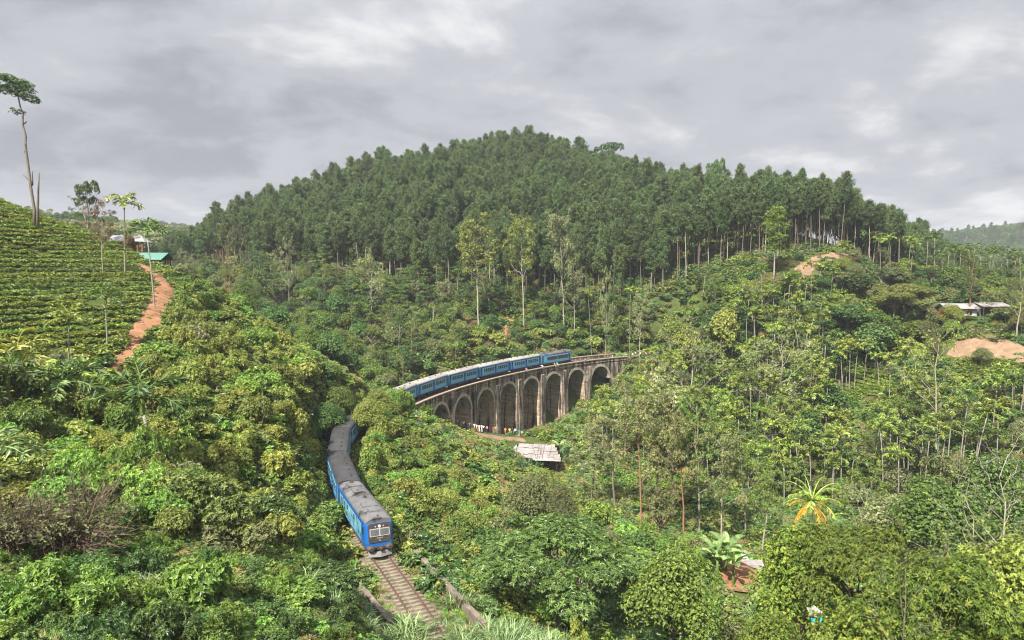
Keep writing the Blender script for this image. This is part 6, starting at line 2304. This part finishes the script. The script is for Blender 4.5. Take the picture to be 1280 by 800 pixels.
# ---- tea
def tea_rows(poly, y0, y1, dz, label, group, zmin, zmax, leaf='tea', r=0.74):
    n = 0
    az = np.arange(min(p[0] for p in poly), max(p[0] for p in poly), 0.7)
    slope = (az - 640) / FPX
    Y = np.arange(y0, y1, 0.15)
    XX = slope[:, None] * Y[None]
    HH = H(XX, np.repeat(Y[None], len(az), 0))
    for z in np.arange(zmin, zmax, dz):
        raw = []
        for i in range(len(az)):
            c = np.nonzero((HH[i, :-1] < z) & (HH[i, 1:] >= z))[0]
            for k in c[:6]:
                qx, qy, _d = project(XX[i, k], Y[k], z)
                if in_poly([qx], [qy], poly)[0]:
                    raw.append((XX[i, k], Y[k]))
                    break
        segs, cur = [], []
        for p in raw:
            if cur and math.hypot(p[0] - cur[-1][0], p[1] - cur[-1][1]) > 5.5:
                segs.append(cur)
                cur = []
            cur.append(p)
        segs.append(cur)
        pts = [resample(c, 0.5) for c in segs if len(c) > 3 and math.hypot(c[0][0] - c[-1][0], c[0][1] - c[-1][1]) > 2]
        if not pts:
            continue
        pts = np.vstack(pts)
        pts = np.c_[pts, H(pts[:, 0], pts[:, 1])]
        px, py, dep = project(pts[:, 0], pts[:, 1], pts[:, 2])
        pts = pts[in_poly(px, py, poly) & free(pts[:, 0], pts[:, 1], 3, 0.3, keep=False)]
        if len(pts) < 6:
            continue
        mb = MB()
        lobes = []
        for p in pts:
            if random.random() < 0.93 and float(fbm(p[0] / 2.2, p[1] / 2.2, 61, 3)) > -0.19:
                lobes.append((p + np.array([random.uniform(-.22, .22), random.uniform(-.35, .35), 0.40 + random.uniform(-.12, .16)]), (r * random.uniform(.8, 1.2), r * random.uniform(.75, 1.1), 0.36 * random.uniform(.8, 1.2))))
        crown_leaves(mb, lobes, int(len(lobes) * 22), 4, 0.25, 0.15, up=1.0, under=0.12, depth=0.25)
        tag(mb.build('tea_row', LEAF[leaf]), label, 'hedge row', group)
        n += 1
    return n


Z_TEA = [(-60, 235), (0, 244), (45, 258), (95, 276), (130, 298), (165, 312), (190, 335), (198, 362), (186, 392), (150, 425), (135, 446), (70, 440), (-60, 436)]
n10 = tea_rows(Z_TEA, 60, 165, 0.74, 'clipped tea hedge row running across the left hillside', 'tea rows on the left hillside', 18, 44)
Z_PLOT = [(1030, 452), (1062, 458), (1110, 466), (1125, 492), (1060, 502), (1028, 492)]
Z_PLOT_LOW = [(1195, 448), (1240, 449), (1300, 454), (1300, 474), (1200, 472)]
n11 = tea_rows(Z_PLOT, 150, 215, 0.5, 'dark tea row in the small plot behind the palms', 'tea rows of the small plot', -12, 10, 'tea')
n12 = tea_rows(Z_PLOT_LOW, 140, 185, 0.5, 'dark tea row below the pale earth bank', 'tea rows below the earth bank', -8, 16, 'tea')

# ---- the pine plantation
Z_PINE = [(205, 345), (300, 346), (400, 356), (470, 360), (520, 368), (600, 372), (700, 388), (760, 394), (830, 388), (900, 352), (955, 330), (995, 318), (1055, 322), (1085, 345), (1130, 368), (1180, 384), (1225, 388), (1245, 340), (1240, 240), (1000, 120), (660, 90), (300, 180), (205, 270)]
x, y = scatter_xy(Z_PINE, 222, 440, 4.5, seed=21)
ok = y > np.where(x > 108, 247, 238) + 22 * fbm(x / 14.0, y / 14.0, 71, 2)
ok &= np.random.default_rng(3).random(len(x)) > 0.04 + 0.8 * sstep(0.10, 0.20, fbm(x / 17.0, y / 17.0, 91, 2))
x, y = x[ok], y[ok]
z = H(x, y)
# which of them show their crown: nothing of the hill or of nearer trees in front
px, py, dep = project(x, y, z + 15)
order = np.argsort(y)
colmax = {}
vis = np.zeros(len(x))
for i in order:
    c = int(px[i] // 6)
    top = colmax.get(c, 1e9)
    vis[i] = (top - (py[i] - 9 / dep[i] * FPX)) * (1.0 if top < 1e8 else 0) + (400 if top > 1e8 else 0)
    colmax[c] = min(top, py[i] - 7 / dep[i] * FPX)
edge = 0.55 + 0.45 * sstep(196, 310, px) * (1 - sstep(1120, 1225, px))
inframe = (px > 196) & (px < 1218)
score = np.where(inframe, np.clip(vis, 0, 60) / dep, -1)
best = np.argsort(-score)
N_TREE = 300
for i in best[:N_TREE]:
    hi = px[i] > 830 or random.random() < .45
    me = random.choice(PP[3:] if hi else PP[:3])
    s = random.uniform(0.74, 1.08) if random.random() < .86 else random.uniform(1.08, 1.22)
    w = random.uniform(0.72, 1.02)
    lf = 'pine' if random.random() < .82 else 'pinelight'
    plant('pine_tree', (x[i], y[i], z[i] - 0.3), random.uniform(0, 6.28), (w * (0.4 + 0.6 * edge[i]), w * (0.4 + 0.6 * edge[i]), s * edge[i]), [('trunk', me[0]), ('crown', me[1])], 'tall dark green pine with bare trunk in the plantation on the big hill', 'pine tree', 'pines of the plantation', {'crown': LEAF[lf], 'trunk': BARK[random.choice(['brown', 'grey', 'pale'])]})
rest = np.array([i for i in best[N_TREE:] if 196 < px[i] < 1218])


# ---- what nobody could count: instanced growth, one object per kind of cover
def joined(name, pairs):
    bm = bmesh.new()
    mats = []
    lay = None
    for me, mat in pairs:
        n0 = len(bm.faces)
        bm.from_mesh(me)
        bm.faces.ensure_lookup_table()
        mats.append(mat)
        for f in bm.faces[n0:]:
            f.material_index = len(mats) - 1
    out = bpy.data.meshes.new(name)
    bm.to_mesh(out)
    bm.free()
    for m in mats:
        out.materials.append(m)
    return out


def stuff(name, P, sc, meshes, pick, seed=0, label=None):
    """Points with a size and a variety each, grown with one small plant per point."""
    n = len(P)
    col = bpy.data.collections.new(name + '_kinds')
    for i, me in enumerate(meshes):
        o = bpy.data.objects.new('%s_kind_%02d' % (name, i), me)
        col.objects.link(o)
    me = bpy.data.meshes.new(name)
    me.vertices.add(n)
    me.vertices.foreach_set('co', np.asarray(P, np.float32).ravel())
    a = me.attributes.new('scl', 'FLOAT_VECTOR', 'POINT')
    sc = np.asarray(sc, np.float32)
    if sc.ndim == 1:
        sc = np.stack([sc] * 3, 1)
    a.data.foreach_set('vector', sc.ravel())
    r = np.random.default_rng(seed)
    a = me.attributes.new('rot', 'FLOAT_VECTOR', 'POINT')
    rot = np.stack([r.normal(size=n) * 0.10, r.normal(size=n) * 0.10, r.uniform(0, 6.28, n)], 1).astype(np.float32)
    a.data.foreach_set('vector', rot.ravel())
    a = me.attributes.new('kind_index', 'INT', 'POINT')
    a.data.foreach_set('value', np.asarray(pick, np.int32))
    ob = bpy.data.objects.new(name, me)
    C.objects.link(ob)
    ng = bpy.data.node_groups.new(name, 'GeometryNodeTree')
    ng.interface.new_socket('Geometry', in_out='INPUT', socket_type='NodeSocketGeometry')
    ng.interface.new_socket('Geometry', in_out='OUTPUT', socket_type='NodeSocketGeometry')
    N, L = ng.nodes, ng.links
    gi, go = N.new('NodeGroupInput'), N.new('NodeGroupOutput')
    ci = N.new('GeometryNodeCollectionInfo')
    ci.inputs['Collection'].default_value = col
    ci.inputs['Separate Children'].default_value = True
    ci.inputs['Reset Children'].default_value = True
    ip = N.new('GeometryNodeInstanceOnPoints')
    ip.inputs['Pick Instance'].default_value = True

    def attr(nm, t):
        q = N.new('GeometryNodeInputNamedAttribute')
        q.data_type = t
        q.inputs['Name'].default_value = nm
        return q.outputs['Attribute']
    L.new(gi.outputs[0], ip.inputs['Points'])
    L.new(ci.outputs[0], ip.inputs['Instance'])
    L.new(attr('kind_index', 'INT'), ip.inputs['Instance Index'])
    L.new(attr('scl', 'FLOAT_VECTOR'), ip.inputs['Scale'])
    L.new(attr('rot', 'FLOAT_VECTOR'), ip.inputs['Rotation'])
    L.new(ip.outputs[0], go.inputs[0])
    m = ob.modifiers.new('grow', 'NODES')
    m.node_group = ng
    return tag(ob, kind='stuff')


pine_meshes = [joined('pine', [(t, BARK['brown']), (c, LEAF['pine' if i % 3 else 'pinelight'])]) for i, (t, c) in enumerate(PP)]
r_ = np.random.default_rng(5)
stuff('pine_forest', np.stack([x[rest], y[rest], z[rest] - 0.3], 1), np.stack([r_.uniform(.72, 1.02, len(rest))] * 2 + [np.where(r_.random(len(rest)) < .86, r_.uniform(.74, 1.06, len(rest)), r_.uniform(1.06, 1.22, len(rest)))], 1) * edge[rest][:, None], pine_meshes, r_.integers(0, 6, len(rest)), 6)

# far woods on the hills beyond
wood_meshes = [joined('wood', [(t, BARK['grey']), (c, LEAF['dark'])]) for t, c in PT['round'] + PT['open']] + [joined('wood', [(t, BARK['pale']), (c, LEAF['pale'])]) for t, c in PT['open']] + pine_meshes[:2]
fx, fy, fs, fk = [], [], [], []
for (x0, x1, y0, y1, sp, s0, s1, ks) in ((-330, -150, 330, 560, 9, 1.1, 1.9, [0, 1, 2, 3, 4, 7, 8, 5]), (640, 1250, 960, 1300, 15, 1.6, 2.3, [0, 1, 2, 3, 10, 11]), (-900, -330, 560, 980, 16, 1.6, 2.4, [0, 1, 2, 3, 4]), (300, 640, 420, 960, 18, 1.5, 2.2, [0, 1, 2, 3])):
    gx, gy = np.meshgrid(np.arange(x0, x1, sp), np.arange(y0, y1, sp))
    fx.append((gx + r_.uniform(-.5, .5, gx.shape) * sp).ravel())
    fy.append((gy + r_.uniform(-.5, .5, gx.shape) * sp).ravel())
    fs.append(r_.uniform(s0, s1, gx.size))
    kk = r_.choice(ks, gx.size)
    fs[-1] = np.where(kk >= 10, fs[-1] * 0.5, fs[-1])
    fk.append(kk)
fx, fy, fs, fk = map(np.concatenate, (fx, fy, fs, fk))
px, py, dep = project(fx, fy, H(fx, fy))
k = (px > -150) & (px < 1430)
fx, fy, fs, fk = fx[k], fy[k], fs[k], fk[k]
stuff('far_woodland', np.stack([fx, fy, H(fx, fy) - 0.5], 1), fs, wood_meshes, fk, 8)

# undergrowth everywhere else
UG = [leaf_patch(150, 0.24, 0.15, 0.5).mesh('weeds', LEAF['mid']), leaf_patch(150, 0.22, 0.13, 0.55).mesh('weeds', LEAF['lime']), leaf_patch(170, 0.20, 0.12, 0.45).mesh('weeds', LEAF['fresh']),
      leaf_patch(150, 0.24, 0.14, 0.6).mesh('weeds', LEAF['dark']), leaf_patch(170, 0.18, 0.08, 0.6).mesh('weeds', LEAF['olive']), PGR['grass'].mesh('grass', LEAF['fresh']), PGR['straw'].mesh('grass', LEAF['straw']), PGR['grass'].mesh('grass', LEAF['reed']), leaf_patch(150, 0.42, 0.06, 0.6).mesh('weeds', LEAF['straw']), leaf_patch(150, 0.40, 0.07, 0.6).mesh('weeds', LEAF['reed'])]


def undergrowth(name, y0, y1, spacing, size, weights, seed, zone=None, xr=None, track=2.4, keep=None):
    r = np.random.default_rng(seed)
    xr = xr or max(30, y1 * 0.76)
    gx, gy = np.meshgrid(np.arange(-xr, xr, spacing), np.arange(y0, y1, spacing))
    x = (gx + r.uniform(-.5, .5, gx.shape) * spacing).ravel()
    y = (gy + r.uniform(-.5, .5, gx.shape) * spacing).ravel()
    px, py, dep = project(x, y, H(x, y))
    m = (dep > 3) & (px > -120) & (px < 1400) & (py < 1000)
    if zone is not None:
        m &= in_poly(px, py, zone)
    x, y = x[m], y[m]
    m = free(x, y, track, 0.05, 3.0, tall=False)
    qx, qy, _d = project(x, y, H(x, y))
    for zone_ in (Z_PLOT, Z_PLOT_LOW):
        m &= ~in_poly(qx, qy, zone_)
    x, y = x[m], y[m]
    if keep is not None:
        m = keep(x, y)
        x, y = x[m], y[m]
    n = len(x)
    w = np.array(weights, float)
    cl = np.stack([vnoise(x / 7.0 + 13 * i, y / 7.0, 40 + i) for i in range(len(w))], 1) ** 3 * w[None] + 1e-9
    cl /= cl.sum(1)[:, None]
    pick = (cl.cumsum(1) < r.random(n)[:, None]).sum(1).clip(0, len(w) - 1)
    s = r.uniform(*size, n)
    o = stuff(name, np.stack([x, y, H(x, y) - 0.08], 1), np.stack([s, s, s * r.uniform(.7, 1.25, n)], 1), UG, pick, seed)
    return n


def not_tea(x, y):
    px, py, dep = project(x, y, H(x, y))
    return ~in_poly(px, py, Z_TEA)


def not_pine(x, y):
    px, py, dep = project(x, y, H(x, y))
    return ~in_poly(px, py, Z_PINE) & not_tea(x, y)


u1 = undergrowth('near_weeds', 8, 62, 0.62, (0.45, 0.85), [3, 1.2, 3, 2.2, 1.5, 3.0, 1.0, 1.6, .4, .4], 51, track=4.2)
u2 = undergrowth('undergrowth', 62, 150, 1.25, (0.9, 1.9), [3, 3, 3, 1.6, 1.2, 0, 0, 0, 0.35, 0.8], 52, track=2.3, keep=not_tea)
u3 = undergrowth('slope_undergrowth', 150, 300, 1.9, (1.2, 2.2), [3, 2.0, 1.4, 2.6, 1.5, 0, 0, 0, 0.5, .8], 53, keep=not_tea)
gx_, gy_ = scatter_xy(GRASSY, 210, 250, 1.0, seed=77)
ok = np.ones(len(gx_), bool)
for pts, w in BARE:
    ok &= np.min(np.hypot(gx_[:, None] - pts[None, :, 0], gy_[:, None] - pts[None, :, 1]), axis=1) > w * 0.9
gx_, gy_ = gx_[ok], gy_[ok]
rr_ = np.random.default_rng(78)
stuff('dry_grass_slope', np.stack([gx_, gy_, H(gx_, gy_) - 0.05], 1), rr_.uniform(.45, .95, len(gx_)), [UG[8], UG[9], UG[1]], rr_.choice(3, len(gx_), p=[.45, .4, .15]), 79)
u4 = undergrowth('pine_floor_growth', 222, 330, 3.0, (1.0, 2.0), [1, .1, .1, 3, 1.0, 0, 0, 0, .6, 0], 54, zone=Z_PINE)

# tall reeds at the bottom centre and by the hut; grass creeping over the rails
rx, ry, rs = [], [], []
for (px, py, Y, w, n, s) in ((560, 775, 54, 6, 26, 1.0), (620, 780, 53, 5, 26, 1.05), (660, 790, 50, 5, 24, 1.0), (500, 790, 50, 4, 16, .8), (455, 780, 50, 3, 12, .7), (690, 540, 158, 4, 10, 1.7), (1060, 770, 40, 3, 12, 1.0), (700, 770, 56, 4, 14, 1.0), (440, 740, 56, 2.5, 8, .7), (230, 690, 41, 3, 10, .9), (590, 800, 46, 5, 24, 1.0), (300, 800, 26, 4, 12, .7), (150, 790, 24, 4, 10, .6)):
    p = at_depth(px, py, Y)
    for _ in range(n):
        rx.append(p[0] + random.gauss(0, w * 0.45))
        ry.append(Y + random.gauss(0, w * 0.45))
        rs.append(s * random.uniform(.6, 1.15))
rx, ry, rs = map(np.array, (rx, ry, rs))
m = free(rx, ry, 1.2, 0.15)
stuff('reeds', np.stack([rx[m], ry[m], H(rx[m], ry[m]) - 0.05], 1), rs[m], [PGR['reed'].mesh('reed', LEAF['reed']), proto_grass(120, 1.8, 0.8, 0.09, 1.2).mesh('reed', LEAF['reed'])], r_.integers(0, 2, int(m.sum())), 9)
gx_, gy_, gs_ = [], [], []
for s in np.arange(8, 60, 0.22):
    for _ in range(3):
        o_ = random.choice([random.uniform(-3.6, -1.45), random.uniform(1.3, 3.8), random.uniform(-1.3, 1.3)])
        if abs(o_) < 1.3 and random.random() < 0.55 + 0.45 * (s > 26):
            continue
        p = toff(s, o_)
        gx_.append(p[0])
        gy_.append(p[1])
        gs_.append(random.uniform(.25, .6) * (0.55 if abs(o_) < 1.3 else 1.0))
gx_, gy_, gs_ = map(np.array, (gx_, gy_, gs_))
gz_ = np.maximum(H(gx_, gy_), -0.62)
dd, _ = tnear(gx_, gy_)
gz_ = np.where(dd < 2.0, -0.30, np.maximum(gz_, -0.5))
stuff('verge_grass', np.stack([gx_, gy_, gz_], 1), gs_, [UG[5], UG[7], UG[6], UG[2]], r_.choice(4, len(gx_), p=[.4, .25, .15, .2]), 10)
# loose stones and tufts of grass on the bare earth
rock = []
for i in range(3):
    bm = bmesh.new()
    bmesh.ops.create_icosphere(bm, subdivisions=2, radius=0.5)
    for v in bm.verts:
        v.co *= 1 + 0.35 * float(fbm(v.co.x * 2 + i * 7, v.co.y * 2 + v.co.z * 3, 80 + i)) * 2
        v.co.z *= 0.6
    me = bpy.data.meshes.new('stone')
    bm.to_mesh(me)
    bm.free()
    me.materials.append(M_stone_chip)
    rock.append(me)
sx, sy, ss_, sk = [], [], [], []
for pts, w in BARE:
    for p in resample(pts, 0.28):
        for _ in range(2):
            o = random.gauss(0, 0.55) * w
            q_ = random.uniform(0, 6.28)
            sx.append(p[0] + o * math.cos(q_))
            sy.append(p[1] + o * math.sin(q_))
            g = abs(o) > 0.85 * w and random.random() < .5
            ss_.append(random.uniform(.25, .55) if g else random.uniform(.08, .32) ** 1.3)
            sk.append(random.choice((3, 4, 5)) if g else random.randrange(3))
sx, sy, ss_, sk = map(np.array, (sx, sy, ss_, sk))
td, _ = tnear(sx, sy)
m = td > 2.2
stuff('path_stones_and_tufts', np.stack([sx[m], sy[m], H(sx[m], sy[m]) + 0.10], 1), ss_[m], rock + [UG[5], UG[6], UG[2]], sk[m], 12)
